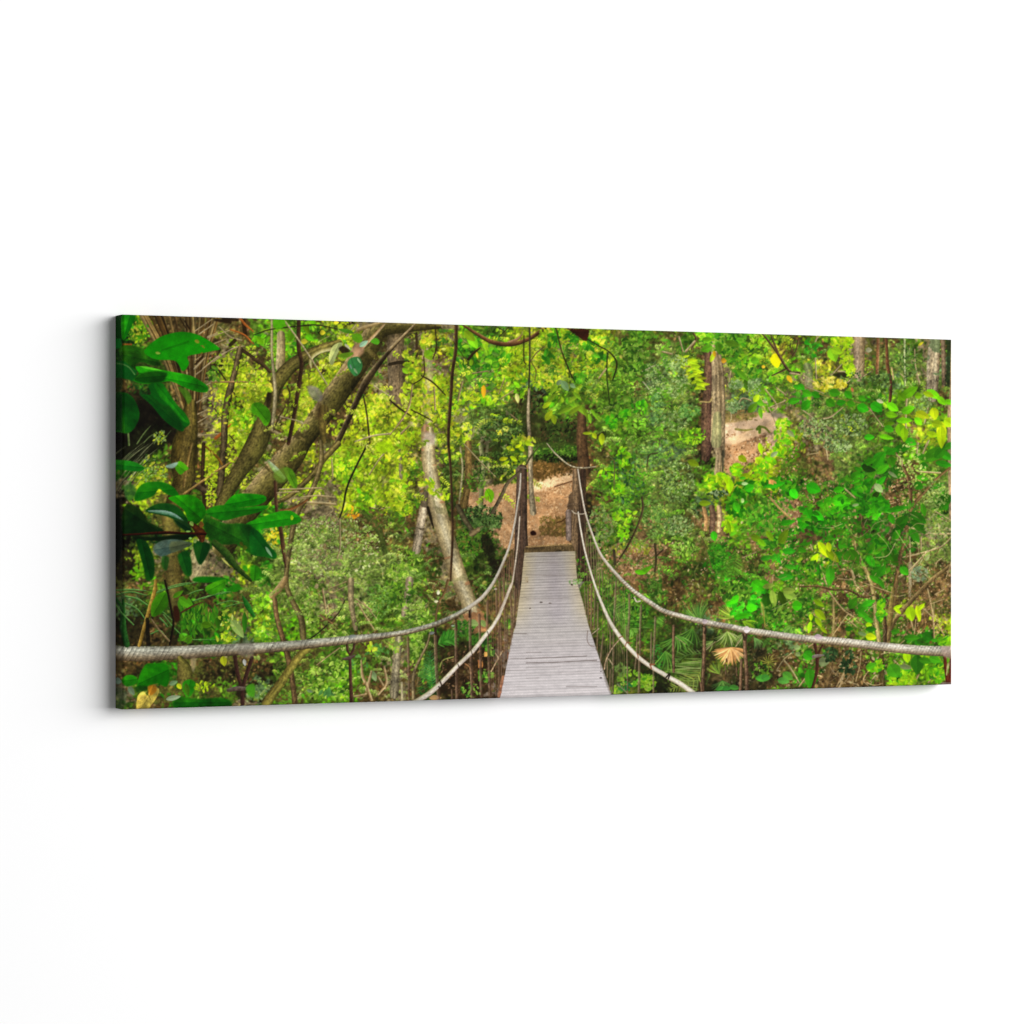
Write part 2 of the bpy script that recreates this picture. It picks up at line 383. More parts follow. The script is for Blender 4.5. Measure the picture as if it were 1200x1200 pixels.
twigs(260, (300, 380, 470, 830), BRN, ln=(5, 18)); twigs(200, (470, 600, 610, 822), BRN+DKB, ln=(5, 20))
twigs(420, (860, 560, 1112, 806), BRN, ln=(6, 26)); twigs(160, (860, 400, 1112, 560), BRN, ln=(6, 22), alpha=.6)
twigs(160, (690, 400, 870, 640), BRN, ln=(5, 16), alpha=.6); twigs(200, (690, 640, 870, 812), BRN+DKB, ln=(5, 18))

blur(.9)
for c_, n_ in (((60,70,24), 70), ((84,78,44), 60), ((40,50,20), 50), ((150,136,110), 40), ((190,176,150), 26)):
    for _ in range(n_):
        x = rng.uniform(240, 600); y = rng.uniform(385, 585)
        poly([(x+rng.normal()*5, y+rng.normal()*4) for _k in range(6)], c_, soft=3, alpha=.6, rough=2, amp=.1)
scatter(.34, only="LlyV", skip_dark=True, lum=.14, box=(240, 380, 660, 600))
twigs(170, (240, 385, 600, 600), BRN+DKB, ln=(8, 34), w=(.35, .9)); twigs(60, (620, 400, 860, 640), BRN+DKB, ln=(8, 30), alpha=.7)
cluster('B2', '700,900,420,280', [(150,184,90),(120,166,70),(180,206,130),(96,140,56),(200,210,160),(150,130,100)], 900, L=(.9, 2.4)); twigs(70, (340, 620, 450, 720), [(200,186,156),(170,150,116),(110,90,60)], ln=(8, 26), w=(.3, .8))
def sprays(n, box, pal, ln=(10, 24), L=(1.2, 2.8), droop=.5, down=False, twc=(110,92,58), gap=.9, tone=.14, asp=(.34, .5)):
    for _ in range(n):
        x = rng.uniform(box[0], box[2]); y = rng.uniform(box[1], box[3]); s = 1 if rng.random() < .5 else -1
        a = (1.57+rng.normal()*.5) if down else (.15+rng.normal()*.35 if s > 0 else math.pi-.15+rng.normal()*.35)
        l = rng.uniform(*ln); b = 1+tone*rng.normal(); lf_ = rng.uniform(*L); px_, py_ = x, y; pts = [(x, y, .5)]; k = 0; m = max(3, int(l/(lf_*gap)))
        base_c = pal[rng.integers(len(pal))]
        for i in range(m):
            a2 = a+s*droop*(i/m)*(0 if down else 1); px_ += math.cos(a2)*l/m; py_ += math.sin(a2)*l/m; pts.append((px_, py_, .4))
        c = np.array(twc)*b; ribbon(pts, [c*1.2, c, c*.8], amp=.1, alpha=.8)
        for i in range(1, len(pts)):
            for sd in (-1, 1):
                if rng.random() < .15: continue
                c = (np.array(base_c)*.6+np.array(pal[rng.integers(len(pal))])*.4)*(b+.1*rng.normal())*(1.08 if sd*s < 0 else .86)
                la = lf_*(1-.4*i/len(pts))*rng.uniform(.75, 1.15); an = a+sd*rng.uniform(.6, 1.15)+s*droop*.5
                stamp(pts[i][0]+math.cos(an)*la*.9, pts[i][1]+math.sin(an)*la*.9, la, la*rng.uniform(*asp), an, np.clip(c, 0, 250), .95)
SPL = [(176,212,38),(150,198,30),(200,220,62),(124,178,28),(214,224,104),(98,152,26)]
SPS = [(134,176,80),(160,198,104),(104,152,60),(184,210,128),(90,136,50),(150,190,60)]
SPG = [(70,150,34),(96,176,44),(50,122,30),(122,192,56),(40,100,26)]
SPD = [(60,104,40),(84,130,54),(46,82,30),(104,146,70)]
sprays(150, (240, 385, 600, 590), SPL); sprays(60, (300, 380, 600, 470), SPG, L=(1.6, 3.4)); sprays(230, (300, 600, 470, 815), SPS, ln=(8, 22), L=(.9, 2.2)); sprays(60, (470, 650, 500, 760), SPS, ln=(8, 18), L=(1, 2))
sprays(120, (620, 385, 720, 460), SPL+SPG, ln=(8, 20), L=(1.4, 3)); sprays(260, (690, 400, 830, 640), SPG+SPS, ln=(8, 24), L=(1, 2.4)); sprays(90, (700, 560, 800, 680), SPD+SPG, ln=(8, 22), L=(1, 2.2)); sprays(90, (520, 470, 640, 560), SPD, ln=(8, 18), L=(1, 2)); sprays(80, (470, 620, 600, 740), SPD, ln=(8, 22), L=(1, 2.2))
sprays(90, (850, 390, 935, 470), SPG+SPL, ln=(8, 22), L=(1.3, 3)); sprays(150, (936, 400, 1112, 530), SPG+SPD+SPS, ln=(8, 22), L=(1, 2.4)); sprays(110, (850, 560, 1000, 740), SPG, ln=(10, 26), L=(1.4, 3.2)); sprays(60, (1060, 540, 1112, 660), SPS, ln=(8, 20), L=(.9, 2)); sprays(90, (690, 660, 870, 805), SPD+SPG, ln=(8, 24), L=(1, 2.4), down=True)
# ======================= right background =======================
def litter(n, box, cols, test=None, L=(.8, 1.9)):
    for _ in range(n):
        x = rng.uniform(box[0], box[2]); y = rng.uniform(box[1], box[3])
        if test and not test(x, y): continue
        c = np.array(cols[rng.integers(len(cols))], float)*(1+.1*rng.normal()); l = rng.uniform(*L)
        stamp(x, y, l, l*rng.uniform(.3, .7), rng.uniform(0, 3.14), np.clip(c, 0, 250), .85)
LIT = [(196,154,114),(170,124,86),(210,172,134),(140,98,64),(218,186,152),(154,112,74),(110,78,48)]
e = element('path', 'pale leaf strewn path behind the double trunk')
pol('E1', '545,1010 700,975 850,930 1010,930 1110,985 1070,1050 900,1110 760,1150 640,1210 545,1210', (230,196,168), eid=e, amp=.04, soft=4, rough=.8)
pol('E1', '545,960 640,930 760,925 850,940 760,985 545,1020', (160,136,84), soft=6, rough=.8)
pol('E2', '545,0 850,0 850,120 760,170 690,190 600,250 545,240', (190,146,108), eid=e, soft=4, rough=2)
litter(700, (848, 505, 925, 552), LIT, lambda x, y: IDB[int((y-PY0)*PS), int((x-PX0)*PS)] == e)
litter(60, (848, 481, 885, 492), [(120,126,50),(150,120,70),(96,84,44)], L=(1, 2.4))
pol('E1', '640,1130 760,1080 900,1030 1010,960 1090,985 1050,1040 900,1100 760,1150 640,1200 560,1200 560,1150', (228,192,156), eid=e, amp=.04, soft=5, rough=.6)
litter(90, (850, 492, 920, 518), [(214,180,150),(196,160,128),(240,216,192)], L=(.7, 1.4))
litter(420, (895, 520, 936, 680), LIT, L=(.8, 2)); litter(300, (1040, 560, 1080, 620), LIT); litter(420, (936, 665, 1040, 740), LIT+BRN)
litter(600, (1040, 660, 1116, 745), BRN+LIT[1:4]); litter(500, (940, 560, 1000, 660), BRN+LIT[1:4]); litter(350, (700, 640, 776, 672), LIT)
litter(420, (776, 600, 935, 735), BRN+LIT[1:4]); litter(500, (940, 760, 1040, 806), BRN+DKB, L=(1, 2.8)); litter(300, (850, 760, 935, 806), BRN+DKB)
# path and litter bank behind the bridge
e = element('path', 'tan leaf strewn path beyond the end of the bridge')
pol('C2', '690,430 760,400 900,370 1020,350 1150,340 1200,330 1200,900 1000,900 960,800 960,700 860,620 760,560 700,560', (188,146,108), eid=e, soft=5, rough=2)
pol('D2', '0,190 60,170 240,190 420,215 440,520 420,890 200,900 0,900', (180,136,98), eid=e, soft=3, rough=1)
litter(3000, (548, 560, 674, 642), [(190,148,108),(172,128,88),(206,168,128),(150,108,72),(214,180,144)], lambda x, y: IDB[int((y-PY0)*PS), int((x-PX0)*PS)] == e, L=(.7, 1.7))
pol('D2', '50,330 140,310 250,290 400,250 420,310 300,340 240,370 70,425', (240,204,164), eid=e, soft=3, rough=1.0, amp=.06)
litter(220, (622, 556, 670, 576), [(240,206,168),(214,170,128),(196,150,110)], L=(.7, 1.5))
pol('D2', '40,0 460,0 470,150 300,165 60,180 40,160', (46,62,22), soft=4, rough=2)
cluster('D2', '250,60,210,80', MID+[(52,92,28),(74,120,40)], 420, L=(1, 2.4)); cluster('D2', '250,130,200,40', [(24,30,12),(16,20,8),(40,60,22)], 160, L=(1, 2.6))
pol('D2', '50,160 200,165 400,185 410,225 260,250 200,290 60,320', (96,72,34), soft=5, rough=3)
litter(260, (623, 541, 670, 562), [(120,88,44),(80,60,28),(150,112,66),(60,50,20)], lambda x, y: y < 563-(x-623)*.15)
pol('D2', '110,760 210,680 330,640 350,700 345,810 200,800', (104,80,44), soft=4, rough=3)
litter(260, (632, 605, 663, 628), [(120,94,50),(84,66,34),(92,88,34),(150,112,72)], L=(.8, 2))
ribbon([(p[0], p[1], 1.4) for p in Z('D2', '250,375 330,350 400,330')], [(90,56,34)]*3); ribbon([(p[0], p[1], 1.2) for p in Z('D2', '270,690 310,680 345,655')], [(60,34,16)]*3)
pol('D2', '35,775 60,760 85,775 85,800 45,803', (34,10,6), soft=1.5)
# far thin trunks of the left half
rib('C1', '330,380,90 350,600 330,800 350,1000', [(150,130,110),(200,182,160),(176,152,130)], alpha=.55, rough=.4)
rib('C1', '60,150,150 50,400 70,800', [(72,62,40),(120,102,78),(96,84,66)], amp=.22, eid=element('tree_trunk', 'dim grey brown trunk behind yellow leaves'))
rib('C1', '0,500,30 80,485 200,480', [(40,32,20)]*3)
rib('C1', '235,230,22 238,430,20', [(40,30,20),(60,44,28),(40,30,20)])
rib('C2', '620,30,16 640,200 630,350 610,520', [(110,104,70),(168,164,130),(140,130,96)], amp=.2)
rib('C2', '690,0,60 690,300 660,520', [(88,70,38),(112,92,52),(80,66,36)], amp=.25)
rib('C2', '800,0,42 825,200 810,350 800,560', [(70,78,44),(120,128,84),(150,146,110)], amp=.22, eid=element('tree_trunk', 'slim pale green mottled trunk'))
rib('C2', '860,0,26 855,100 870,210', [(100,104,66),(128,128,90),(90,90,60)], amp=.2)
rib('C2', '90,60,30 100,300', [(90,80,60),(128,118,96),(100,90,70)], amp=.2)
cluster('C2', '750,330,90,90', MID, 50, L=(1, 2.6)); cluster('C2', '940,180,200,110', [(36,66,26),(60,100,40),(24,40,18),(84,120,50)], 240, L=(1, 2.2))
# dark bushy plant left of the bridge end
cluster('C2', '800,650,190,110', [(44,84,34),(70,112,52),(28,52,24),(96,136,76),(20,34,14)], 420, L=(1, 2.4)); cluster('C2', '740,850,170,110', [(50,110,26),(34,76,20),(80,130,40),(22,44,16),(104,96,40)], 330, L=(1.2, 3.2), asp=(.2, .4))
pol('C2', '820,780 900,850 930,1000 940,1120 900,1150 860,1020 810,900', (20,18,10), soft=5, alpha=.8, rough=3)
rib('C2', '600,550,46 670,680 745,790,34', [(40,34,22),(78,72,52),(52,48,32)], amp=.2)
rib('C2', '720,790,50 800,740,36 840,725,12', [(90,76,54),(130,112,82),(70,58,40)], amp=.2)
cluster('C2', '860,700,130,60', [(44,84,34),(70,112,52),(96,136,76)], 110, L=(1, 2.2))

# ======================= main leaning trunk =======================
e = element('tree_trunk', 'pale mottled trunk leaning across the middle')
rib('C2|C2|C2|C2|C2|C3|C3|C3', '330,-120,110|345,150,125|375,350,135|420,560,148|490,800,148|620,0,140|690,180,140|745,350,175',
    [(112,96,62),(186,172,136),(206,196,170),(176,160,124),(120,104,72)], amp=.14, eid=e, spots=[(1.1, (172,118,84)), (-1.15, (146,140,100))], grain=.05)
pol('C3', '660,330 700,290 800,270 850,340 870,430 800,460 720,450', (150,104,70), soft=6, amp=.12, rough=3, alpha=.9)
e = element('tree_trunk', 'short grey spotted trunk beside the leaning one')
rib('C2', '315,440,50 290,600,72 262,760,76 235,930,76', [(120,108,90),(186,172,154),(158,144,124),(96,84,66)], amp=.2, eid=e, spots=[(.95, (60,50,36)), (-1.2, (90,80,56))])
rib('C2', '335,560,26 360,650 385,740,12', [(30,24,14)]*3); rib('C3', '175,0,70 150,170,56 120,300,40', [(110,100,80),(160,146,124),(120,106,86)], amp=.2)
rib('C3', '80,520,70 60,700 40,1000,80', [(90,82,62),(142,134,114),(104,96,76)], amp=.22); rib('C3', '105,900,22 110,1060', [(150,140,110),(190,180,150),(140,130,100)])
pol('C1', '310,1100 400,1120 400,1200 310,1200', (190,184,176), soft=8, alpha=.7)

# ======================= left trunks =======================
# fan of dry palm strands and fibrous trunk
for i in range(46):
    a = rng.uniform(0, 1); x = 190+a*720; c = np.array(BRN[rng.integers(5)])*rng.uniform(.45, .9)*np.array([1, .96, .76])
    rib('A1', '%f,70,16 %f,%f %f,%f,12' % (x, x*.55+300+rng.normal()*12, 430, 640+(a-.4)*150, 900), [c*1.15, c, c*.55], amp=.12)
for p in ['690,210,12 840,105,10', '730,235,14 850,150,10', '800,260,12 890,225,8', '690,540,24 770,450,12', '700,590,16 760,545,8', '690,470,12 740,430,6', '760,540,14 900,430 1060,345,10', '860,320,12 960,280,8', '850,480,10 1000,375 1120,340,10', '800,270,10 1000,200,8', '670,860,20 800,780,8', '720,1010,14 800,960,8', '690,950,14 800,900,8', '690,1130,12 900,1110,8', '900,170,10 1000,260 1100,290', '760,700,12 880,640']:
    rib('A1', p, [(196,184,158),(158,140,104),(84,66,38)], amp=.1)
for p in ['600,120,14 640,190', '560,100,10 620,200', '870,110,26 1000,130', '940,100,30 1060,110', '690,500,14 760,430', '1110,90,36 1130,240', '1000,330,34 1040,290']:
    rib('A1', p, [(28,18,8)]*3, alpha=.85)
for p in ['1000,195,12 1120,240 1200,320', '870,1150,30 930,1100,24 1010,1020,10', '1080,90,20 1130,150 1200,210,10']:
    rib('A1', p, [(190,110,50),(160,84,30),(110,60,20)])
pol('A1', '200,800 400,900 520,1060 540,1200 0,1200 0,1100 180,960', (14,12,8), soft=8, alpha=.85, rough=3)
pol('A2', '0,0 420,0 250,130 0,200', (18,20,10), soft=6, alpha=.85, rough=3)
e = element('palm_trunk', 'fibrous brown palm trunk at the left')
rib('A1|A1|A2|A2|A2|A2', '650,860,110|630,1080,170|600,0,220|585,180,215|590,330,190|500,560,160', [(40,36,14),(80,70,30),(98,84,40),(62,52,20),(36,32,12)], amp=.24, eid=e, grain=.1)
rib('A2', '660,0,20 620,180 590,370', [(150,126,76),(120,98,50),(70,52,24)]); rib('A2', '700,40,40 690,200', [(40,34,14)]*3, alpha=.7)
rib('A2|A2|A3', '470,620,150|490,900,150|520,200,140', [(50,46,18),(90,80,36),(110,98,50),(66,58,26)], amp=.22, rough=.15, alpha=.9)
rib('A2', '750,900,150 720,1040,170 700,1160,120', [(110,98,70),(176,164,128),(140,126,90)], amp=.22, alpha=.9, spots=[(1.1, (90,80,50))])
# leaf sprays behind the stems
cluster('A1', '170,200,110,120', LIM+GRN[:3], 60, L=(1, 2.6)); cluster('A1', '380,1140,60,60', LIM+SAG, 50, L=(1, 2.4))
cluster('A2', '300,250,140,160', LIM+MID+SAG, 170, L=(1, 2.8))
for i in range(26):
    x_, y_ = rng.uniform(-60, 160), rng.uniform(150, 480); l_ = rng.uniform(180, 420); a_ = -.80+rng.normal()*.10
    rib('A2', '%f,%f,%f %f,%f,%f %f,%f,2' % (x_, y_, rng.uniform(5, 10), x_+l_*.5*math.cos(a_)-8, y_+l_*.5*math.sin(a_)-8, rng.uniform(4, 9), x_+l_*math.cos(a_), y_+l_*math.sin(a_)), [(190,196,160),(140,150,110),(60,70,44)] if i % 3 else [(40,44,28),(24,26,16),(18,20,12)], alpha=.75)
for p in ['240,1190,8 300,1130 370,1105,4', '180,1200,10 240,1110 300,1040,3', '100,1100,16 110,1210', '400,1190,8 440,1130 480,1080,3', '330,1200,8 370,1130 380,1090,3']: rib('A1', p, [(150,176,120),(96,130,70),(50,80,36)], alpha=.8)
# stems
e = element('tree_trunk', 'slim brown stem before the yellow leaves')
rib('A1|A1|A1|A1|A2|A2|A2', '1085,370,56|1030,600,52|985,780,66|950,1000,62|945,0,58|925,220,60|900,540,60', [(32,26,14),(72,62,40),(104,90,62),(54,44,28)], amp=.2, eid=e)
for p in ['860,500,16 960,640,14', '1030,750,14 1110,880,10', '1110,380,34 1200,440,30', '800,810,10 930,980,8', '990,1120,10 1040,1180']: rib('A1', p, [(36,26,16),(54,40,24),(24,18,10)])
rib('A1', '830,660,10 950,655,16 1200,655,12', [(170,140,100),(130,96,60),(80,56,34)])
rib('A2', '765,0,34 758,250,34 772,570,30', [(24,16,10),(58,42,24),(30,22,12)], eid=element('tree_trunk', 'thin dark stem between palm trunk and brown stem'))
rib('A2', '690,360,46 800,430,50 890,480,40 960,500,20', [(90,76,56),(56,44,32),(28,22,14)], amp=.2)
rib('A2', '780,20,16 880,110,22 925,180,20', [(130,90,30),(110,74,22),(70,48,16)])
rib('A2', '590,440,18 880,240,18 1050,130,18 1170,20,16', [(190,160,100),(158,124,70),(92,70,34)], eid=element('branch', 'straight tan twig crossing the stems'))
# ---- more leaves over the limbs ----
scatter(.20, only="LlyV", skip_dark=True, lum=.12, size=1.1, box=(300, 380, 640, 700))
# lime leaves in the upper middle
cluster('C1', '320,300,70,70 180,450,70,90 330,770,110,110 250,900,120,90 60,930,70,80 140,750,70,90 420,880,90,120', LIM, 34, L=(1.6, 3.8))
cluster('C1', '430,680,80,80 640,850,120,90 700,780,110,70 1090,560,110,110 1150,420,60,100 940,800,110,60 1130,1150,70,50 170,1150,90,60', LIM[:4]+[(110,190,26)], 30, L=(1.6, 3.8))
cluster('C1', '720,280,90,90 860,360,80,110 960,440,90,80 860,650,90,70 620,420,80,110 780,560,90,60 880,480,80,60', [(52,160,22),(76,180,30),(34,128,24),(120,196,40),(90,150,60)], 30, L=(2.2, 5), asp=(.35, .5))
leaves('C1', '340,420,110,70,60 360,390,100,60,-40 140,560,70,44,40 200,552,60,40,0 155,510,56,36,-20 185,610,50,30,10 690,590,120,60,80 560,400,100,50,70 730,300,150,80,60 700,250,130,70,50 840,330,110,50,80', (96,190,30))
leaves('C1', '695,600,110,56,84', (60,130,30)); leaves('C1', '826,740,116,40,94', (240,150,26)); leaves('C1', '1120,800,90,36,84 650,900,30,20,0', (216,220,140)); leaves('C1', '960,1100,60,44,50 770,420,60,24,80 300,300,50,40,10 600,1120,40,30,0', (226,214,50))
cluster('C1', '960,1060,230,120', [(44,80,34),(70,112,52),(30,54,24),(100,140,76)], 240, L=(1, 2.2))
cluster('C2', '110,330,100,100 60,60,80,70 330,340,80,40 60,470,70,60 130,570,70,60', LIM[:4]+[(100,180,26)], 34, L=(1.6, 4))
cluster('C2', '500,50,60,40 370,410,60,40 480,460,50,30 190,160,60,40', LIM, 10, L=(2, 4))
leaves('C2', '1000,130,80,36,-10 1090,130,80,34,30 1020,170,80,30,-30 1060,40,80,36,20 1160,40,70,40,40 1130,20,60,30,-20', (186,216,20)); leaves('C2', '876,455,130,84,80', (66,196,10)); rib('C2', '850,400,5 900,500,4', [(30,120,10)]*3)
cluster('C2', '150,1040,140,110 60,1120,90,70', [(140,196,60),(110,170,50),(170,214,90),(80,140,40)], 80, L=(1.2, 3), asp=(.25, .45))
cluster('C3', '90,110,150,110', [(90,150,40),(60,120,34),(120,180,60),(40,90,26)], 110, L=(1.2, 3)); cluster('C3', '240,270,110,110 230,550,70,110', [(126,176,60),(96,150,44),(150,196,90),(60,110,34)], 70, L=(1.4, 3.6), asp=(.3, .5))
cluster('C3', '60,580,60,60 250,700,60,60', [(126,190,60),(170,190,80),(80,150,60)], 20, L=(1.6, 3.4))
leaves('C3', '740,380,90,70,10 820,380,70,50,60 60,560,60,50,20', (104,150,90))
# green plant of tile B
cluster('B3', '640,860,220,190', [(104,170,44),(140,200,70),(70,130,34),(170,214,96),(40,90,30)], 190, L=(1.4, 3.8)); cluster('B3', '620,420,240,110', [(120,170,60),(150,196,70),(80,130,40)], 90, L=(1.2, 3))
cluster('B3', '100,330,140,200', [(120,200,44),(150,214,60),(80,160,40),(50,120,30)], 130, L=(1.2, 3.2)); cluster('B3', '260,1040,110,60', [(70,130,36),(100,160,50)], 20, L=(2, 4)); cluster('B3', '640,980,60,50', [(140,200,60),(60,130,70)], 12, L=(2.5, 5))
cluster('B3', '1100,200,110,170', [(90,150,60),(60,120,44),(120,180,90)], 110, L=(1, 2.6)); cluster('B3', '930,740,80,80 1080,620,110,60', [(90,170,80),(120,190,60),(60,130,60)], 30, L=(1.6, 3.6))
leaves('B3', '1060,840,100,50,70 500,970,60,30,20', (120,150,110)); cluster('B3', '1020,590,60,40', LIM, 12)
cluster('B1', '60,600,60,110 100,1080,30,40 900,850,100,90 1090,900,110,120 1120,820,90,50 720,1050,110,90 470,900,60,120 480,790,70,60 330,1060,60,60', LIM, 34, L=(1.4, 3.2))
cluster('B1', '460,180,90,60 330,330,60,110 60,280,60,60', [(80,190,20),(120,206,40),(40,140,24)], 24, L=(2, 4.6))
leaves('B1', '470,190,100,50,60 500,270,90,50,30 330,250,110,60,100 60,290,90,50,50 530,130,80,40,60', (60,170,16)); leaves('B1', '450,300,60,50,0 610,220,50,44,0 735,130,40,30,0 730,500,90,30,-20 285,750,60,60,0', (220,214,50))
cluster('B2', '900,180,260,160', [(140,200,26),(170,216,36),(110,180,30),(196,226,60)], 130, L=(1.6, 3.6)); cluster('B2', '170,800,50,80', [(220,210,40),(240,200,40)], 14, L=(1.5, 3))
cluster('A1', '950,500,80,90 1120,600,80,150 860,880,60,200 1050,950,120,200 1150,1000,60,150 1100,800,90,80', LIM+[(110,190,30)], 42, L=(1.2, 2.8)); cluster('A1', '860,590,60,70', MID, 16, L=(2, 4))
cluster('A2', '830,200,60,190 830,480,50,80 1130,330,60,80 1020,80,60,80', LIM, 40, L=(1.2, 2.6)); leaves('A2', '1120,180,160,70,-30', (84,140,30))

# left curved trunk of tile B
e = element('tree_trunk', 'mossy branching trunk left of the big leaning one')
rib('B1', '245,240,70 245,400,78 235,520,80', [(92,80,48),(150,136,100),(180,166,130)], amp=.16, eid=e)
rib('B1|B1|B1|B1|B1|B1|A2|A2|A2|A2', '760,300,40|620,350,70|470,430,110|330,520,120|215,660,130|160,830,110|1230,0,190|1080,240,140|960,450,120|880,640,110', [(44,42,18),(84,80,36),(112,102,52),(56,50,24)], amp=.22, eid=e, grain=.06)
rib('B1', '680,365,30 600,385 530,425,30 500,480,24 510,530,14', [(200,196,150),(170,164,110),(120,110,60)], amp=.1)
rib('B1', '165,110,22 165,400,24 180,560,30 195,740,34 185,900,34 165,1070,26', [(92,84,54),(146,136,102),(176,166,134),(110,100,70)], amp=.14, eid=element('vine', 'pale vine climbing the mossy trunk'))
pol('B1', '125,750 160,740 165,800 150,870 115,880', (26,20,10), soft=4, alpha=.8); rib('B1', '0,450,34 80,500 150,565,30', [(90,70,46),(60,46,28),(30,22,12)])
rib('B1', '145,1070,26 220,1110 300,1140,18', [(190,176,140),(150,134,96),(90,76,50)]); rib('B1', '300,690,14 320,790 230,960 180,1080,10', [(60,48,26)]*3)
# big leaning trunk
e = element('tree_trunk', 'big mossy trunk leaning up to the right')
rib('C1|C1|B1|B1|B1|B1|B1|B1|B2|B2|B2|B2', '420,160,60|200,170,90|1130,190,150|1010,330,210|890,530,200|720,780,205|590,960,185|440,1160,180|330,110,230|120,360,240|-120,650,230|-260,900,200',
    [(32,30,12),(56,52,22),(86,80,38),(114,104,60),(158,138,100)], amp=.22, eid=e, grain=.08, spots=[(1.25, (58,50,22)), (-1.3, (140,124,70))])
rib('C1|C1|B1|B1|B1', '380,165,50|180,190,80|1190,240,100|1080,400,100|960,580,50', [(34,30,12),(48,42,18),(60,54,24)], amp=.3, alpha=.6, eid=e, soft=14, rough=.3)
rib('B1', '1150,150,20 1060,250,26 960,350,30 880,440,30 790,560,20', [(214,186,150),(190,160,120),(130,100,60)], amp=.12)
rib('B1', '920,200,30 1000,170,34 1110,140,14', [(190,170,130),(150,128,86),(90,74,40)], amp=.12); pol('B1', '880,350 960,320 970,400 900,440', (196,150,120), soft=6, alpha=.8)
rib('B1', '620,1180,40 610,1040,70 620,900,90', [(60,52,24),(92,80,38),(70,60,28)], amp=.2)
pol('B1', '560,850 600,850 600,960 540,980', (60,40,22), soft=8, alpha=.4)
pol('B1', '480,690 560,700 610,760 600,820 540,820 490,760', (146,140,136), soft=5, alpha=.8, amp=.1)
cluster('B1', '560,600,60,90', LIM, 46, L=(1, 2.6)); cluster('B1', '100,700,60,60', LIM, 22)
# second limb and forked vine
e = element('branch', 'long dark limb right of the big trunk')
rib('C1|B1|B1|B1|B1|B1', '230,140,18|1200,380,34|1000,640,62|915,810,50|830,1000,48|735,1200,50', [(36,28,16),(38,30,18),(60,50,32),(150,132,98)], amp=.18, eid=e)
rib('C1', '0,370,24 110,260,20 230,140,16', [(190,172,140),(150,128,92),(80,64,40)])
e = element('vine', 'forked olive vine below the big trunk')
rib('B2', '745,0,56 625,130,52 540,250,48 400,390,46 280,480,40 175,520,36', [(44,38,18),(82,74,36),(118,106,62),(64,54,26)], amp=.18, eid=e)
rib('B2|B2|B2|B2|B2|B2|B2|B3|B3|B3', '595,-20,30|600,130,44|560,300,44|495,450,50|395,580,52|340,800,46|290,1180,44|330,150,46|420,330,56|440,500,56', [(52,44,24),(92,82,46),(130,116,78),(74,62,36)], amp=.18, eid=e)
rib('B2', '480,490,14 400,540,22 320,575,24 240,580,16', [(150,100,60),(120,76,40),(70,44,24)])
e = element('vine', 'thin dark red vine hanging at the left')
rib('B1', '402,110,36 400,350,38 425,500,34 400,700,36 360,950,36 310,1195,34', [(76,54,36),(52,34,22),(36,24,16)], amp=.16, eid=e)
rib('B2', '195,330,30 205,560,30 240,740,34 262,900,40 285,1080,18', [(100,76,54),(60,38,26),(40,26,18)], amp=.14, eid=e)
rib('B3', '285,-20,40 270,10,56 225,75,62 165,135,50', [(96,78,46),(138,114,74),(164,140,104)], amp=.12)
rib('B3', '190,170,44 210,330,44 258,500,48 310,690,52 340,850,48 370,1090,46', [(58,44,28),(92,70,44),(120,96,64),(62,46,30)], amp=.2, eid=element('branch', 'brown stem passing behind the thick rope'))
rib('B3', '480,610,50 420,650,66 330,770,70 250,890,78 120,1070,90', [(92,88,34),(140,132,60),(118,108,48),(70,62,28)], amp=.2, eid=element('branch', 'mossy green branch under the thick rope'))
rib('B2', '1005,0,18 880,250,18 820,400,18 790,560,16 755,665,12', [(30,28,16)]*3, eid=element('vine', 'straight black vine over green leaves'))
rib('B1', '970,780,14 1000,950,16 1025,1195,16', [(50,42,20)]*3); rib('B3', '805,180,10 740,300,10 620,420,12 520,500,12 470,520,8', [(60,52,34),(28,24,18),(28,24,18)])
rib('B1', '0,245,8 150,195,12 400,165,14 560,155,12 740,190,10', [(40,36,20)]*3)
for p in ['270,110,14 400,290 520,470 650,680,12', '900,150,12 820,250', '1060,690,12 1200,780', '900,1180,16 1050,1130 1200,1110', '240,960,10 420,1010 460,1080']: rib('B1', p, [(210,200,170),(164,148,112),(90,80,56)], amp=.1)
for p in ['230,400,14 420,395 600,385', '210,430,12 400,420', '420,470,12 560,455 720,470', '480,515,22 600,520 720,530', '350,480,10 460,480', '690,130,12 700,300', '640,640,10 700,590 690,550 640,540', '1040,560,12 1120,570 1200,560', '1020,270,12 1120,120 1170,70', '760,660,14 765,900 740,1000']: rib('B2', p, [(206,192,156),(158,140,100),(92,76,48)], amp=.1)
rib('B2', '970,600,40 1060,690,60 1120,800,60 1160,950,40', [(40,60,20),(56,74,30),(40,52,20)], alpha=.8, rough=.3, amp=.2)
cluster('B2', '1100,650,90,110', [(70,90,34),(110,84,50),(90,70,40),(50,64,24)], 120, L=(.8, 2)); cluster('B2', '880,600,60,50', [(240,170,30),(220,140,30),(200,190,50)], 12, L=(1.4, 3))
pol('B2', '1090,-20 1220,-20 1210,60 1140,80 1090,50', (150,206,20), soft=4, amp=.1, rough=2)
for p in ['610,80,18 630,190,16 640,280,10', '660,75,8 820,10', '920,200,14 980,300 1060,430', '960,180,8 1080,330', '900,160,12 1040,260', '700,110,8 800,60', '990,900,26 960,830 950,700,12', '1000,960,30 1040,800,18', '1100,850,16 1160,950', '890,1020,16 990,1000', '990,900,22 1040,1050', '1150,760,20 1170,900 1100,1000', '760,590,10 650,670 560,740']: rib('B3', p, [(216,196,158),(160,134,96),(88,66,44)], amp=.14)
rib('B3', '860,0,56 862,200,50 900,420,44', [(92,82,58),(150,136,104),(120,104,76)], amp=.2)
rib('B3', '640,350,14 590,300,12 700,380', [(120,90,60)]*3)

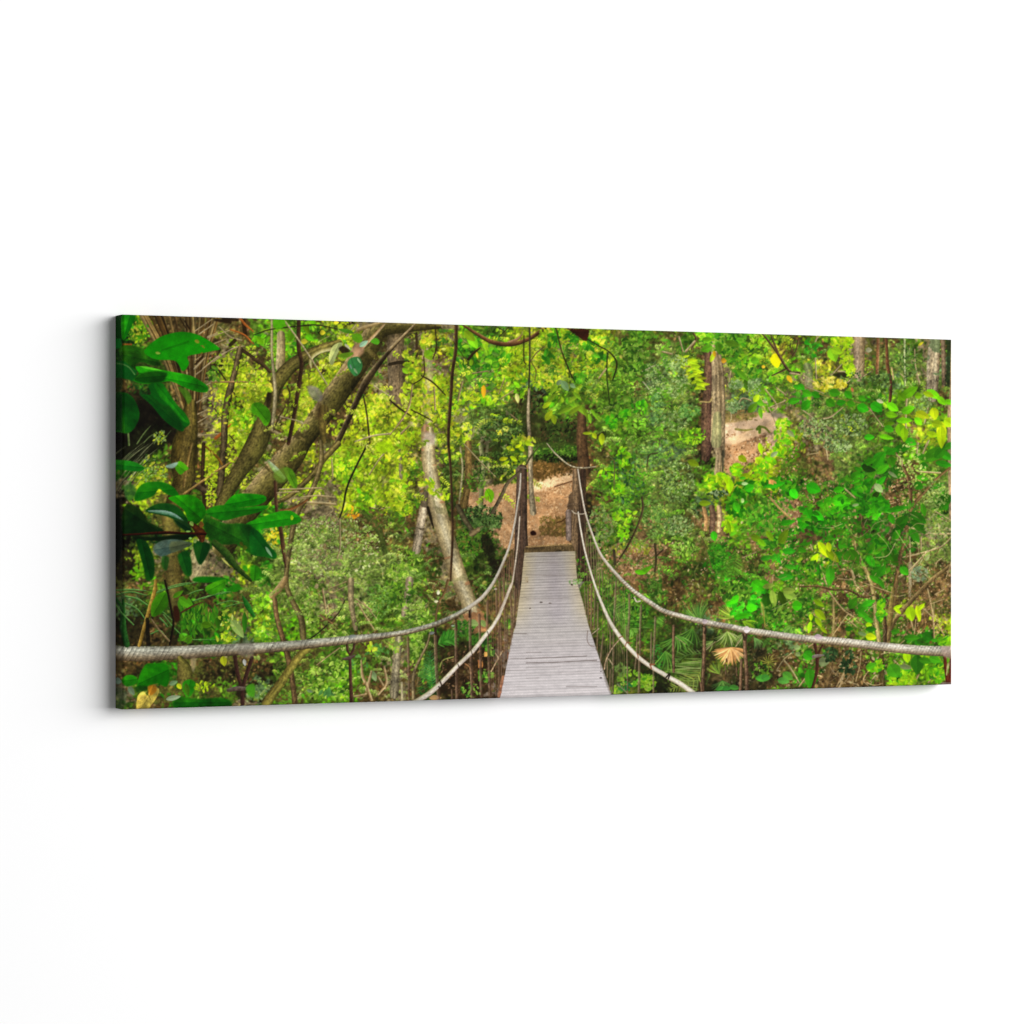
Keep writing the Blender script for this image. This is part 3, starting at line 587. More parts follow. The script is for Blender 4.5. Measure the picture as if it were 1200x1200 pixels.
sprays(16, (260, 400, 430, 560), SPL, ln=(10, 22), L=(1.3, 2.8))
sprays(46, (430, 400, 620, 590), SPL, ln=(10, 26), L=(1.5, 3.2)); sprays(26, (320, 630, 470, 740), SPS, ln=(12, 26), L=(1.2, 2.6)); sprays(40, (640, 390, 800, 500), SPG, ln=(14, 34), L=(2.2, 4.4), down=True); sprays(30, (700, 470, 790, 620), SPG+SPS, ln=(10, 24), L=(1.4, 3))
# ======================= middle top =======================
e = element('vine', 'long brown vine hanging at the centre')
rib('C1|C1|C1|C1|C1|C2|C2|C2|C2', '584,150,32|580,370,32|552,560,30|536,800,30|516,1150,28|534,200,22|545,480,22|552,800,24|534,1200,20', [(56,40,24),(46,30,18),(92,72,50)], amp=.14, eid=e)
rib('C3', '512,0,26 480,110,20 430,185,20', [(130,104,70),(96,72,44),(60,44,26)]); rib('C3', '430,185,16 410,300,18 400,480,26', [(70,56,34),(100,80,52),(60,46,28)])
e = element('branch', 'brown branch curving along the top edge')
rib('C1|C1|C1|C1|D1|D1|D1', '640,150,20|760,230,30|900,305,38|1060,325,40|0,288,34|90,235,34|185,160,30', [(150,110,70),(84,52,30),(34,22,12)], amp=.12, eid=e)
rib('C1', '1040,310,20 1120,280,24 1160,240,8', [(190,150,120),(150,110,80),(90,60,40)])
for p in ['690,455,24 740,400,22 795,355,12', '280,600,12 380,660,16 490,770,10', '0,815,12 90,890,18 190,955,12', '190,900,12 290,950 380,1000,8', '400,160,10 410,350 380,450', '920,160,10 1010,210', '560,300,6 680,480', '1060,160,8 960,260', '1180,250,10 1180,460 1200,500', '300,430,10 300,600 200,680']: rib('C1', p, [(60,48,24),(40,30,16),(30,22,12)])
for p in ['200,680,12 165,880,16 60,1050,12', '0,1120,10 120,980', '730,580,12 860,560', '980,800,10 1090,730', '1060,940,10 1120,990,12', '100,1110,20 170,1040,10', '640,650,14 600,820,12', '960,760,10 1010,620', '390,700,14 400,900']: rib('C1', p, [(190,170,140),(140,116,84),(84,64,44)])
cluster('D1', '300,200,200,60 100,480,90,220 420,520,200,90 650,440,120,80 580,300,110,50 180,650,130,60', LIM+[(110,190,30)], 60, L=(1.4, 3.4))
cluster('D1', '250,280,60,90 400,270,60,70 460,620,70,40 640,440,60,50 560,330,60,60 190,440,50,60', [(46,150,24),(70,170,30),(26,110,20)], 16, L=(2.4, 5.2), asp=(.35, .5))
rib('D1', '262,180,14 310,380 380,560 430,660,8', [(50,50,20)]*3); rib('D1', '30,180,16 30,500,14 22,720,14', [(60,56,40),(44,40,28),(60,56,40)])
rib('D1', '40,470,10 90,400 160,345,10', [(90,70,50)]*3); rib('D1', '50,490,10 85,560 75,640', [(90,80,40)]*3)
pol('D1', '355,183 560,188 545,240 535,300 500,290 450,250 400,220', (50,22,12), smooth=False, soft=2, amp=.12, rough=1, eid=element('branch', 'dark red brown branch stub at the top edge'))
rib('D1', '540,280,12 640,340 720,385 780,450,16 795,520 760,640,12', [(50,52,20),(34,36,14),(34,36,14)]); rib('D1', '714,400,14 708,600 735,860,10', [(40,56,20)]*3)
rib('D1', '985,588,12 1050,550 1140,505,10', [(230,220,200),(190,176,150),(130,116,90)]); rib('D1', '1000,620,12 1080,720,8', [(190,190,160)]*3); rib('D1', '640,620,14 700,540,14', [(220,190,150),(180,150,110)])
cluster('D1', '1130,620,100,160', SAG+[(60,90,50)], 150, L=(.9, 2.2)); cluster('D1', '1150,900,70,140', [(84,146,84),(116,176,100),(54,106,54)], 80, L=(1.2, 2.8))
cluster('D1', '960,330,120,120 850,900,120,120 960,560,100,110', MID, 70, L=(1.4, 3.6)); cluster('D1', '1000,880,70,60 750,1010,50,60 870,930,40,40', [(60,190,20),(90,200,30),(30,150,20)], 22, L=(2, 4))
pol('D1', '0,740 120,840 200,950 300,1000 460,1010 460,1200 0,1200', (48,58,24), soft=8, alpha=.7, rough=4); cluster('D1', '290,1080,180,110 60,850,50,100', [(36,56,22),(56,84,34),(20,24,10),(74,60,34)], 150, L=(1, 2.6))
rib('D1|D1|D2', '490,940,70|485,1150,90|510,230,112', [(44,32,20),(78,56,36),(100,74,48),(70,52,34)], amp=.2, eid=element('tree_trunk', 'brown trunk behind the right post'))
leaves('D1', '460,880,190,40,20 480,900,170,40,50 430,900,150,40,-30 330,890,150,34,-30 360,900,160,34,-20 520,930,130,30,70 600,940,120,26,60 420,800,130,34,-35 250,700,130,50,-60 220,800,130,40,-40 560,980,90,30,80 450,780,110,30,40', (80,160,34))
leaves('D1', '200,950,110,56,-60 245,985,90,50,80 665,1160,110,54,85 600,1130,60,40,60 180,860,90,40,-30 540,1105,90,26,5', (140,204,30)); leaves('D1', '340,690,110,60,60 410,690,60,36,30 290,660,60,40,-60', (110,150,120))
rib('D1|D1|D1|D2|D2|D2|D2', '25,720,20|18,950,30|30,1150,32|38,0,42|36,200,42|45,420,44|60,600,60', [(92,80,62),(150,136,110),(178,164,140),(110,98,74)], amp=.18, eid=element('tree_trunk', 'slender pale trunk seen between the posts'))
cluster('D1', '20,1180,60,40', LIM, 14); rib('D2', '0,180,16 40,110 110,20,10', [(80,84,50),(56,60,34),(40,40,20)])
cluster('D2', '880,300,180,220', [(60,150,30),(90,176,34),(40,110,30),(70,120,80),(30,70,40)], 260, L=(1.2, 3)); cluster('D2', '720,260,90,60 850,120,60,90 870,640,110,60 850,770,50,80 810,400,60,40', [(110,204,20),(80,190,20),(150,214,40)], 26, L=(1.8, 4))
cluster('D2', '1060,90,140,90', [(90,156,66),(120,180,84),(60,114,44)], 110, L=(1, 2.4)); cluster('D2', '640,720,120,180', [(90,120,70),(120,146,90),(60,86,44),(130,110,70)], 200, L=(1, 2.6)); cluster('D2', '1120,650,100,180', [(84,136,62),(112,164,80),(56,100,42)], 150, L=(1, 2.6))
cluster('D2', '920,930,180,60', [(130,140,40),(170,180,50),(150,110,70)], 50, L=(1.2, 3)); leaves('D2', '905,210,70,36,0 1050,1110,140,50,-30 1000,1130,100,40,10', (60,170,20))
rib('D2', '1018,470,18 1022,580,20 970,740,18 890,900,18 820,1010,14', [(90,76,50),(58,48,32),(40,32,20)]); rib('D2', '1130,880,20 1140,1010 1130,1120', [(50,44,26)]*3); rib('D2', '1150,980,12 1200,930', [(50,44,26)]*3)
rib('D2', '1060,200,12 1080,100 1150,80', [(60,56,34)]*3); rib('D2', '760,130,10 775,180 770,400', [(90,84,50)]*3); rib('D2', '770,940,30 780,1060,20', [(60,52,36)]*3)

# ======================= trunks on the right =======================
e = element('tree_trunk', 'dark red brown trunk left of its twin')
rib('E1|E1|E1|E2|E2', '400,400,70|405,650,80|390,900,100|385,0,100|375,120,70', [(56,38,32),(92,66,54),(112,84,64),(70,52,40)], amp=.22, eid=e)
e = element('tree_trunk', 'tall grooved grey brown trunk on the right')
rib('E1|E1|E1|E1|E1|E2|E2', '450,230,60|470,420,90|485,600,110|490,850,120|485,1150,122|505,100,84|490,250,80', [(100,84,60),(164,144,112),(98,82,58),(178,158,124),(140,120,92),(192,172,138),(150,130,100)], amp=.16, eid=e, grain=.12)
rib('E1', '425,1180,14 440,860 430,740,10', [(190,170,130),(150,130,96)]); rib('E1', '430,800,14 410,830 330,828,12', [(190,170,110),(150,130,80)])
rib('E1', '480,950,70 470,1190,90', [(110,120,80),(150,150,104),(110,120,80)], amp=.2, alpha=.7); rib('E2', '530,60,14 525,240,12', [(40,44,30)]*3, alpha=.8)
rib('E2', '360,560,30 380,650 375,750', [(150,112,70),(190,150,104)], amp=.2); rib('E2', '430,560,50 440,650 430,760,50', [(80,56,44),(100,80,64),(70,50,40)], amp=.25); rib('E2', '495,560,46 500,650 490,760,40', [(110,90,66),(190,164,126),(130,104,76)], amp=.25)
# leaves in front of those trunks
cluster('E1', '480,300,160,90 640,380,140,110 750,560,120,90 620,260,110,60', [(50,140,26),(80,170,34),(30,100,24),(120,180,60)], 80, L=(1.6, 4.2)); cluster('E1', '840,330,110,110 380,260,60,50 760,450,100,70 1000,600,60,60', [(130,206,30),(90,190,30),(160,216,60)], 40, L=(1.6, 4))
leaves('E1', '385,360,110,60,-20 490,360,110,60,80 810,470,80,60,0 610,320,130,60,10 390,280,90,40,0 850,720,130,70,40 790,880,120,60,-50 860,930,100,36,80 700,600,160,50,40 740,690,120,50,70 860,840,80,50,30', (50,140,26))
leaves('E1', '1150,820,110,60,-10 1180,700,80,40,20', (10,170,20)); leaves('E1', '440,430,110,36,-70 820,800,80,50,-60 320,700,60,30,60', (180,214,30))
for i in range(11): leaves('E1', '%d,%d,95,30,%d' % (190+i*13+(i%2)*60, 440+i*26, -25+(i%2)*20), (150,214,30)); leaves('E1', '%d,%d,90,28,%d' % (270+i*7, 470+i*24, 20), (130,204,30))
leaves('E1', '995,470,130,92,80', (240,214,10)); leaves('E1', '1112,630,80,40,60 455,410,60,30,80', (240,190,30)); leaves('E1', '535,470,50,46,0 885,522,34,30,0', (236,180,40))
for p in ['880,235,16 1000,390,24 1080,520,24 1130,570,20 1200,575,24', '945,235,12 1010,390,18', '1192,280,12 1170,380 1130,440,8', '1090,540,18 960,600,12', '270,230,20 290,280 250,370,12']: rib('E1', p, [(120,100,70),(70,52,34),(40,30,18)])
for p in ['925,880,12 970,960 1005,1060,8', '140,260,18 180,390,10', '580,690,14 600,560,12', '660,860,14 700,800 780,820,10', '900,720,12 1000,860,12 960,920', '940,880,12 1080,820,12', '1000,710,12 1080,770', '0,390,16 80,410', '560,830,12 600,950 590,1000,10', '1120,580,20 1200,590,12', '200,390,20 280,300']: rib('E1', p, [(220,204,170),(170,150,110),(100,84,56)])
cluster('E1', '620,870,70,60 800,700,60,70 640,680,60,40', [(116,156,100),(146,180,130),(84,124,74)], 60, L=(1, 2.4)); cluster('E1', '110,640,110,150', SAG, 160, L=(1, 2.4)); cluster('E1', '230,920,90,70', [(90,170,80),(60,130,54),(126,186,100)], 70, L=(1.2, 3)); cluster('E1', '250,1130,140,70', [(110,196,24),(80,170,24),(150,214,40)], 80, L=(1.2, 2.8))
cluster('E1', '110,480,110,60 100,1000,110,90', SAG, 90, L=(1, 2.2)); rib('E1', '830,1070,26 850,1050 850,1100,24', [(80,120,30)]*3); rib('E1', '850,1045,20 900,1060 940,1100,14', [(110,130,40),(80,100,30)])
cluster('E1', '1080,1130,110,70 1060,1030,60,60', [(140,214,30),(80,190,20),(190,220,60)], 40, L=(2, 4.4)); leaves('E1', '1125,1110,90,40,50', (130,190,140)); rib('E1', '640,1070,20 720,1080 790,1070,10', [(130,130,50),(110,110,44)], alpha=.8)
pol('E1', '950,940 1010,900 1060,960 1000,980', (90,90,80), alpha=.6, soft=6)
# E2 leaves
cluster('E2', '470,310,110,60 650,230,60,50 860,290,120,90 900,150,80,60 580,700,50,70 1030,60,50,60', [(150,220,14),(110,210,14),(184,224,40),(80,190,20)], 46, L=(2, 4.6)); leaves('E2', '590,370,130,64,85 860,40,110,40,80 740,290,110,60,10 560,330,90,30,70 700,130,90,60,30', (130,214,12))
cluster('E2', '730,390,110,70 650,540,90,110 1010,350,130,50 1120,420,70,70', GRN, 36, L=(2.4, 5)); leaves('E2', '990,355,180,60,-10 1150,440,100,70,60 760,385,90,70,-20 650,560,100,60,70 1100,690,140,50,-10 450,810,90,60,80 700,300,60,30,0', (14,176,20))
cluster('E2', '860,640,150,110 930,820,110,110', [(50,160,24),(80,176,40),(30,116,24),(100,150,50)], 80, L=(2, 4.6)); leaves('E2', '1060,810,150,70,-60 820,830,110,60,20 940,810,110,50,60 870,870,90,50,50', (74,170,20)); leaves('E2', '1110,940,120,60,0 910,1000,110,50,-15 1010,1010,110,46,60 1130,1080,120,46,10 1080,1170,140,60,0 990,990,100,40,-20', (10,176,30))
frond('E2', '430,870 450,980 480,1120', 80, [(40,140,20),(24,110,16),(70,160,40)], n=20, lean=1.0, w=.9); frond('E2', '640,960 630,1060 600,1180', 90, [(60,120,30),(80,150,50)], n=20, lean=1.1, w=.8); frond('E2', '560,1010 540,1100 500,1190', 60, [(60,120,30),(80,150,50)], n=16, lean=1.0, w=.8); cluster('E2', '480,1010,90,120', [(30,130,20),(50,150,30),(24,100,20)], 60, L=(1.2, 3))
cluster('E2', '480,440,90,40', [(30,60,30),(50,90,50),(140,170,130)], 46, L=(1.2, 3)); cluster('E2', '190,920,110,60', [(130,190,70),(100,160,60),(150,204,90)], 60, L=(1.2, 3), asp=(.2, .4)); cluster('E2', '130,330,150,190 140,720,130,90', SAG+[(60,90,46)], 260, L=(.9, 2.2))
leaves('E2', '372,520,110,54,0 580,740,120,40,80 270,170,110,60,20', (110,180,24)); rib('E2', '940,470,18 1040,580 1130,660,16', [(190,160,110),(150,116,70)]); rib('E2', '700,1000,10 820,950,8', [(150,130,100)]*3); rib('E2', '340,820,12 400,1000 440,1130', [(90,80,44)]*3, alpha=.8); leaves('E2', '720,350,60,30,0 700,500,30,50,0 980,90,80,40,-30', (170,206,150))
cluster('E2', '960,330,30,20', [(230,160,90)], 5)
# ======================= F: far right =======================
e = element('tree_trunk', 'grey brown trunk at the top right')
rib('F1', '468,225,86 466,400,90 470,540,80', [(104,86,60),(150,130,100),(170,150,130),(120,100,76)], amp=.18, eid=e)
rib('F1', '1060,245,80 1045,450,100 1040,700,80', [(96,80,60),(168,156,134),(140,126,104),(170,160,140)], amp=.24, eid=element('tree_trunk', 'mottled pale trunk in the top right corner'), spots=[(.9, (90,120,80)), (-1.2, (80,70,50))])
rib('F1', '1122,260,34 1130,600,34', [(80,66,50),(128,108,88),(90,74,58)], amp=.2); rib('F1', '1170,260,40 1160,600', [(24,40,20)]*3, alpha=.8, rough=.4)
rib('F1|F1|F1|F2', '1196,260,18|1192,640,34|1180,900,50|1200,700,60', [(120,96,70),(172,150,120),(150,124,96)], amp=.18)
rib('F1', '615,240,24 612,400 605,540', [(150,120,90),(120,80,50),(90,60,40)], amp=.2)
rib('F1', '678,240,24 685,400,24 690,470,30 712,560,22 712,680,26 700,765,18', [(60,36,22),(86,52,34),(110,80,50)], amp=.2, eid=element('vine', 'dark brown vine near the top right'))
rib('F1', '822,240,14 820,400 826,610,10', [(210,220,180),(170,184,140),(110,120,80)]); rib('F1', '720,470,10 735,560', [(200,170,120)]*3)
for p in ['900,330,10 905,450 940,600,8', '125,380,10 132,560', '230,220,0 150,225,12 115,290,10', '500,430,10 430,530 370,590,10', '330,440,12 250,530,10', '30,530,12 130,590,10', '190,670,8 60,620', '300,500,12 390,510', '210,960,12 205,1060 220,1190,10', '840,690,14 830,850 835,1010,12', '980,900,12 1010,760', '790,520,8 830,560', '20,800,12 110,865,8', '340,780,8 250,850,14 180,870', '860,310,8 850,370', '1010,1040,14 960,1150,12', '925,1060,16 915,1170,12', '500,540,8 560,500', '540,780,8 650,930,8']: rib('F1', p, [(214,200,170),(168,148,110),(100,84,60)], amp=.1)
rib('F1', '60,460,60 75,520 70,620', [(110,110,90),(140,136,116),(110,104,84)], alpha=.6, amp=.2); rib('F1', '40,870,20 45,1010,20', [(150,136,110)]*3, alpha=.7)
pol('F1', '260,520 340,505 400,525 390,545 300,545', (16,16,8), soft=4, alpha=.8)
cluster('F1', '380,290,40,70 370,420,50,70 400,490,40,50 290,270,40,40', [(160,216,20),(130,206,20),(190,224,50)], 34, L=(1.6, 3.6)); leaves('F1', '265,370,120,84,70 290,340,90,60,20', (100,196,30)); cluster('F1', '210,590,90,50 320,600,50,30', [(226,216,60),(210,200,40),(236,220,100)], 40, L=(1.6, 3.4))
leaves('F1', '950,285,50,20,-30 345,860,60,30,60 400,950,60,30,40', (200,220,40)); leaves('F1', '415,645,40,20,70', (220,130,90)); leaves('F1', '545,335,50,40,0 630,735,60,30,20', (214,206,160))
cluster('F1', '170,960,160,100 420,920,120,90 300,1080,110,50', [(104,140,84),(132,166,108),(74,106,60),(154,184,130),(60,80,44)], 160, L=(1, 2.4)); cluster('F1', '470,560,150,60 640,570,100,60 850,420,80,140', [(86,130,66),(114,156,84),(56,96,40),(44,70,34)], 80, L=(1, 2.4)); cluster('F1', '970,750,70,70', SAG, 60, L=(.9, 2))
cluster('F1', '90,320,90,70', [(20,160,24),(60,170,40)], 20, L=(2, 4)); 
e = element('foliage', 'row of dark green leaves along a thin twig at the upper right')
rib('F1', '0,600,8 200,690 450,740 560,790 660,800,6', [(130,120,60)]*3)
leaves('F1', '18,625,70,44,40 60,670,76,54,20 130,685,74,50,30 278,668,90,64,10 382,685,80,54,40 245,748,84,66,30 328,745,72,50,-10 405,755,70,52,20 497,788,96,72,20 602,780,110,78,35 548,1012,84,50,0 55,765,100,60,-50 490,710,70,40,20', (12,156,16), eid=e)
e = element('foliage', 'bright green leaves near the upper right corner')
leaves('F1', '860,665,160,70,-30 800,700,80,56,50 730,780,110,60,30 850,800,110,60,-20 720,840,100,50,10 820,885,130,46,-5 790,960,110,80,80 1050,680,130,60,30 1110,730,90,50,50 1170,740,80,44,10 930,690,60,50,0 930,890,80,50,40 680,1015,120,40,10 700,910,90,36,-10', (70,196,14), eid=e)
leaves('F1', '965,840,120,60,20 1055,830,100,70,80 1110,980,180,76,85 1170,900,90,80,30 1080,910,90,60,10 1010,680,90,44,20', (150,214,20), eid=e)
leaves('F1', '1170,1080,90,50,-30 870,1050,100,60,20 800,1100,130,60,-10 700,1120,110,50,30 630,1160,120,60,-20 1060,1130,180,70,-20 1150,1160,110,60,30 960,1170,130,50,10 700,950,80,56,20', (14,160,20), eid=e)
# F2 : leafy spray and stems
e2 = element('branch', 'forked brown stem among the green leaves')
rib('F2', '750,180,8 790,280,16 830,350,20 865,470,28 870,600,26 860,660,24', [(60,40,24),(96,70,44),(150,120,84)], amp=.16, eid=e2)
rib('F2|F2|F2|F2|F2|F2|F2|F2|F3|F3', '1205,300,20|1080,400,20|960,530,24|885,620,28|852,720,30|820,900,32|780,1050,34|760,1180,34|705,470,44|685,600,50', [(92,70,40),(140,116,72),(112,86,52),(72,52,30)], amp=.16, eid=e2)
rib('F3', '1205,0,24 1100,75,26 1000,160,30 860,310,34 740,450,36 690,590,34', [(66,50,30),(110,92,56),(158,136,92)], amp=.16, eid=element('branch', 'long diagonal stem at the lower right'))
rib('F3', '570,250,10 625,290,20 655,370,26 668,470,28 668,605,32', [(40,28,18),(66,50,32),(90,74,48)], amp=.16, eid=element('branch', 'dark curved stem behind the right rope'))
rib('F3', '500,0,26 560,150,30 590,330,32 600,450,34 622,600,36', [(110,98,52),(160,146,88),(186,170,116),(120,104,60)], amp=.16)
rib('F3', '0,180,12 160,182,14 260,205,16 380,208,16 500,262,20 580,245,14', [(120,96,60),(76,58,34),(50,36,20)], eid=element('branch', 'thin branch running level above the right rope'))
rib('F3', '735,200,30 715,350,40 705,470,44', [(70,60,30),(112,98,50),(140,124,70)], amp=.16); rib('F3', '868,0,34 866,120,30 862,250,22', [(110,100,76),(150,140,114),(100,90,66)], amp=.2); rib('F3', '800,100,70 780,250,80', [(50,38,24),(70,54,34)], alpha=.6, amp=.3)
rib('F2', '425,620,20 445,780,20 432,920,18 480,1040,20 525,1140,22', [(190,172,120),(150,132,80),(96,80,44)], eid=element('branch', 'pale twig among the leaves'))
rib('F3|F3|F3', '265,270,16|268,400,20|262,560,24', [(120,106,60),(160,146,96),(110,94,56)]); rib('F3', '240,640,50 235,800,56 215,980,50', [(66,50,30),(110,88,54),(84,66,38)], amp=.22, alpha=.85)
rib('F3', '640,690,36 645,850 655,960,40', [(50,40,22),(84,68,36),(60,48,26)], amp=.2, alpha=.9)
for p in ['810,1020,12 900,1000 1100,940 1200,850,12', '780,1170,14 870,1110 1000,970,12', '990,840,14 1200,835,14', '860,860,14 865,1050,12', '700,880,14 740,820,12', '930,350,16 1100,360,14', '970,200,14 1000,120,10', '80,900,10 100,960', '350,480,14 440,560,10', '950,860,10 950,960', '1060,660,8 1200,740', '760,220,14 800,260 800,300', '400,1080,10 430,1180', '80,215,8 150,205', '660,620,8 750,590', '1150,1170,8 1190,1060']: rib('F2', p, [(220,206,170),(178,156,112),(110,92,60)], amp=.1)
for p in ['400,40,12 435,160 490,220,10', '160,20,14 210,160,12', '300,120,8 420,130', '410,665,16 370,800 290,960,12', '480,690,8 470,800 440,920', '0,700,12 60,660 115,625,14', '1000,200,14 1040,400 1055,620,12', '350,420,10 440,490', '230,220,14 330,350 420,420', '740,760,14 830,850,12', '1180,760,16 1120,880 1070,950,12', '930,870,14 890,950,12', '1010,930,16 1050,890 1120,880,10', '0,960,12 60,880', '820,600,8 700,700', '950,340,10 1040,420', '1080,480,10 1130,560', '1020,320,8 1130,280', '520,160,8 720,230', '380,390,8 260,560', '600,760,10 500,900 540,960', '870,450,14 890,520', '1130,200,10 1060,240', '900,550,8 910,440']: rib('F3', p, [(220,200,160),(172,146,100),(100,80,52)], amp=.1)
cluster('F2', '350,600,330,130 560,420,200,160 250,760,240,110 700,980,160,160 850,740,120,160 400,980,260,120', [(34,110,24),(60,140,34),(20,80,18),(90,160,50),(46,96,30)], 70, L=(1.6, 4.2), asp=(.35, .5))
e = element('foliage', 'mass of saturated green leaves right of the bridge')
leaves('F2', '620,260,150,76,-60 720,270,80,70,70 800,170,140,56,-10 550,270,120,46,-20 530,320,110,40,5 650,330,120,60,-30 780,375,90,60,0 560,390,130,46,-60 440,380,100,60,-50 480,440,110,46,20 560,440,110,50,-30 640,420,100,44,-40 720,190,100,50,-20 460,330,70,30,20', (14,148,16), eid=e)
leaves('F2', '110,480,120,90,20 310,490,90,50,-10 330,580,150,110,15 225,580,80,60,-60 190,620,90,50,30 290,640,130,50,-10 390,625,120,40,0 70,680,110,80,70 40,750,100,80,-60 150,700,120,60,40 640,600,150,100,10 570,670,140,110,60 480,660,90,50,40 540,790,90,60,0 680,640,100,60,40 720,720,90,50,70 590,520,110,44,-40 450,520,120,44,30', (10,160,14), eid=e)
leaves('F2', '800,740,120,84,-50 930,710,150,70,35 970,650,110,44,80 930,780,160,56,45 780,800,130,56,-40 900,850,130,64,60 760,840,90,56,-60 770,640,180,44,-10 1140,570,140,90,-20 1130,620,100,44,-30 930,460,80,70,20 975,305,64,60,0 1040,240,190,56,-12 1100,200,120,70,-40 1130,290,140,50,10 960,400,100,40,10 1080,460,120,34,-20', (10,120,14), eid=e)
leaves('F2', '650,920,170,80,20 720,1010,190,80,60 560,970,130,70,-70 640,1080,110,64,-40 560,1050,100,60,60 820,1110,90,60,40 430,1010,130,70,60 360,1010,110,60,30 600,1150,120,60,60 300,820,130,44,-10 100,830,150,44,0 470,760,120,44,50 530,850,110,44,30 250,870,130,50,-10 330,920,110,50,20 60,900,140,50,-10 340,760,90,34,-30 240,1130,130,70,85 300,1000,90,50,10 20,960,80,40,20 180,800,80,40,30', (12,126,14), eid=e)
cluster('F2', '120,700,150,110 330,640,180,90 560,560,150,130 650,1000,110,140 480,430,110,70', [(22,138,12),(38,152,16),(16,106,12),(62,160,24)], 20, L=(3.2, 6), asp=(.4, .55), ang=-.2, spread=.8, eid=e)
cluster('F2', '300,860,260,90 520,780,90,90 100,860,120,50', [(30,108,14),(56,132,26),(96,76,46),(70,56,34)], 36, L=(2, 4.4), eid=e)
leaves('F2', '190,960,150,60,60 120,1030,100,50,-60 260,1010,140,60,50 230,940,80,44,80 820,60,120,60,85 1110,80,180,70,85 1040,60,90,50,10', (130,210,14), eid=e); leaves('F2', '545,330,110,50,10 600,530,80,44,-40 510,310,50,40,10', (8,66,14), eid=e); leaves('F2', '620,480,90,56,40 730,375,90,26,30 440,610,60,24,-10 1000,1020,60,30,-60 1210,400,60,30,0', (150,176,120))
cluster('F2', '120,780,150,60 300,700,110,60 560,600,130,70 500,560,90,90', GRN+[(40,140,30)], 20, L=(2, 4.6), eid=e); cluster('F2', '870,300,120,180', [(150,190,90),(130,170,80),(190,210,130)], 120, L=(1, 2.4)); cluster('F2', '1060,530,110,110', [(120,160,80),(150,180,110),(90,120,60)], 120, L=(1, 2.2)); cluster('F2', '1080,780,110,110 940,1150,70,60', [(110,138,80),(140,160,100),(84,104,58),(160,150,116)], 130, L=(.9, 2.1)); cluster('F2', '80,1130,110,80', MID+GRN, 60, L=(2, 4))
cluster('F3', '30,330,60,110 40,700,60,60', MID, 36, L=(2, 4.4)); cluster('F3', '940,80,60,60', [(110,150,120),(140,170,140)], 50, L=(1, 2.4))
twigs(150, (985, 600, 1112, 740), BRN+[(200,180,140)], ln=(10, 34), w=(.35, .9)); twigs(90, (940, 765, 1112, 804), BRN+[(200,180,140)]+DKB, ln=(8, 26), w=(.4, 1.0)); twigs(60, (900, 640, 1000, 730), BRN, ln=(8, 24), w=(.35, .8))
e = element('foliage', 'lime leaves at the lower right')
leaves('F3', '155,310,100,40,30 165,400,120,56,40 80,500,96,36,100 90,420,60,30,90 190,520,80,30,50 150,460,90,40,60', (120,206,20), eid=e); leaves('F3', '870,395,120,80,80 930,390,130,44,75 770,340,80,30,-20 770,370,70,30,40 950,340,80,34,-40 560,575,90,56,10 545,480,50,40,0 840,735,90,60,80 1170,500,80,30,-20 1190,450,60,40,90', (160,216,14), eid=e)
leaves('F3', '500,340,140,50,-50 540,310,120,46,-20 420,310,110,60,-60 500,400,100,46,30 560,515,90,44,0 880,580,130,50,5 1000,570,90,70,30 750,535,70,40,0 390,510,70,40,0 540,440,80,40,30 630,420,90,60,80 240,100,140,70,85 600,130,130,44,30 640,160,90,36,60 640,60,110,60,-60 820,60,90,60,40 1060,600,60,30,0', (12,146,20), eid=e)
cluster('F3', '1000,780,120,80 1060,870,70,60 790,870,110,70 640,360,30,80 600,800,60,40 1140,610,60,30', [(110,204,20),(80,190,20),(150,214,30),(40,160,24)], 50, L=(2, 4.6), eid=e); leaves('F3', '920,790,160,100,85 740,840,120,110,60 840,820,90,46,20 70,720,90,80,30 80,900,160,76,85 560,800,90,50,-20 990,760,120,50,10 1060,750,100,60,20', (24,160,24), eid=e)
leaves('F3', '830,810,100,40,10 190,770,90,70,0 490,550,70,30,20', (110,160,110)); cluster('F3', '800,930,110,24 860,900,60,40', [(130,204,20),(100,186,24),(160,210,30)], 30, L=(1.6, 3.6), eid=e); cluster('F3', '380,780,60,110 240,710,50,50', [(30,60,30),(50,90,50),(20,40,20)], 40, L=(2, 4))

# ======================= E3 / D3: ferns and palms =======================
pol('D3', '640,560 900,640 1200,860 1200,1000 760,1000', (26,30,14), soft=8, alpha=.6, rough=3); pol('E3', '0,330 500,480 900,600 900,980 0,990', (24,30,14), soft=10, alpha=.45, rough=4)
cluster('D3', '780,150,160,140 900,300,170,120', [(60,150,36),(90,170,50),(40,110,30),(120,180,70),(26,60,20)], 170, L=(1.4, 3.8), asp=(.2, .45)); cluster('D3', '1130,100,80,110', [(50,100,30),(30,70,20),(80,130,50)], 60, L=(1.4, 3.6), asp=(.2, .4))
FER = [(56,128,36),(84,156,56),(36,96,28),(110,176,80)]
frond('D3', '700,230 800,260 900,300', 120, FER, n=14, side=(1, 1)); frond('D3', '1000,420 1100,350 1200,310', 110, FER, n=14, side=(1, 0)); frond('D3', '820,330 900,400 960,470', 110, FER, n=12)
cluster('D3', '940,860,150,70 1060,900,70,70 800,960,60,30', [(130,190,40),(100,170,40),(150,200,70),(60,150,30)], 60, L=(1.4, 3.4)); cluster('D3', '1150,680,60,110', [(30,110,40),(50,140,50)], 40, L=(1.5, 3.6), asp=(.2, .4)); cluster('D3', '860,930,60,50', [(20,90,50),(30,120,40)], 16, L=(2, 4)); cluster('D3', '830,780,70,60', [(110,160,70),(80,130,60)], 30, L=(1.4, 3))
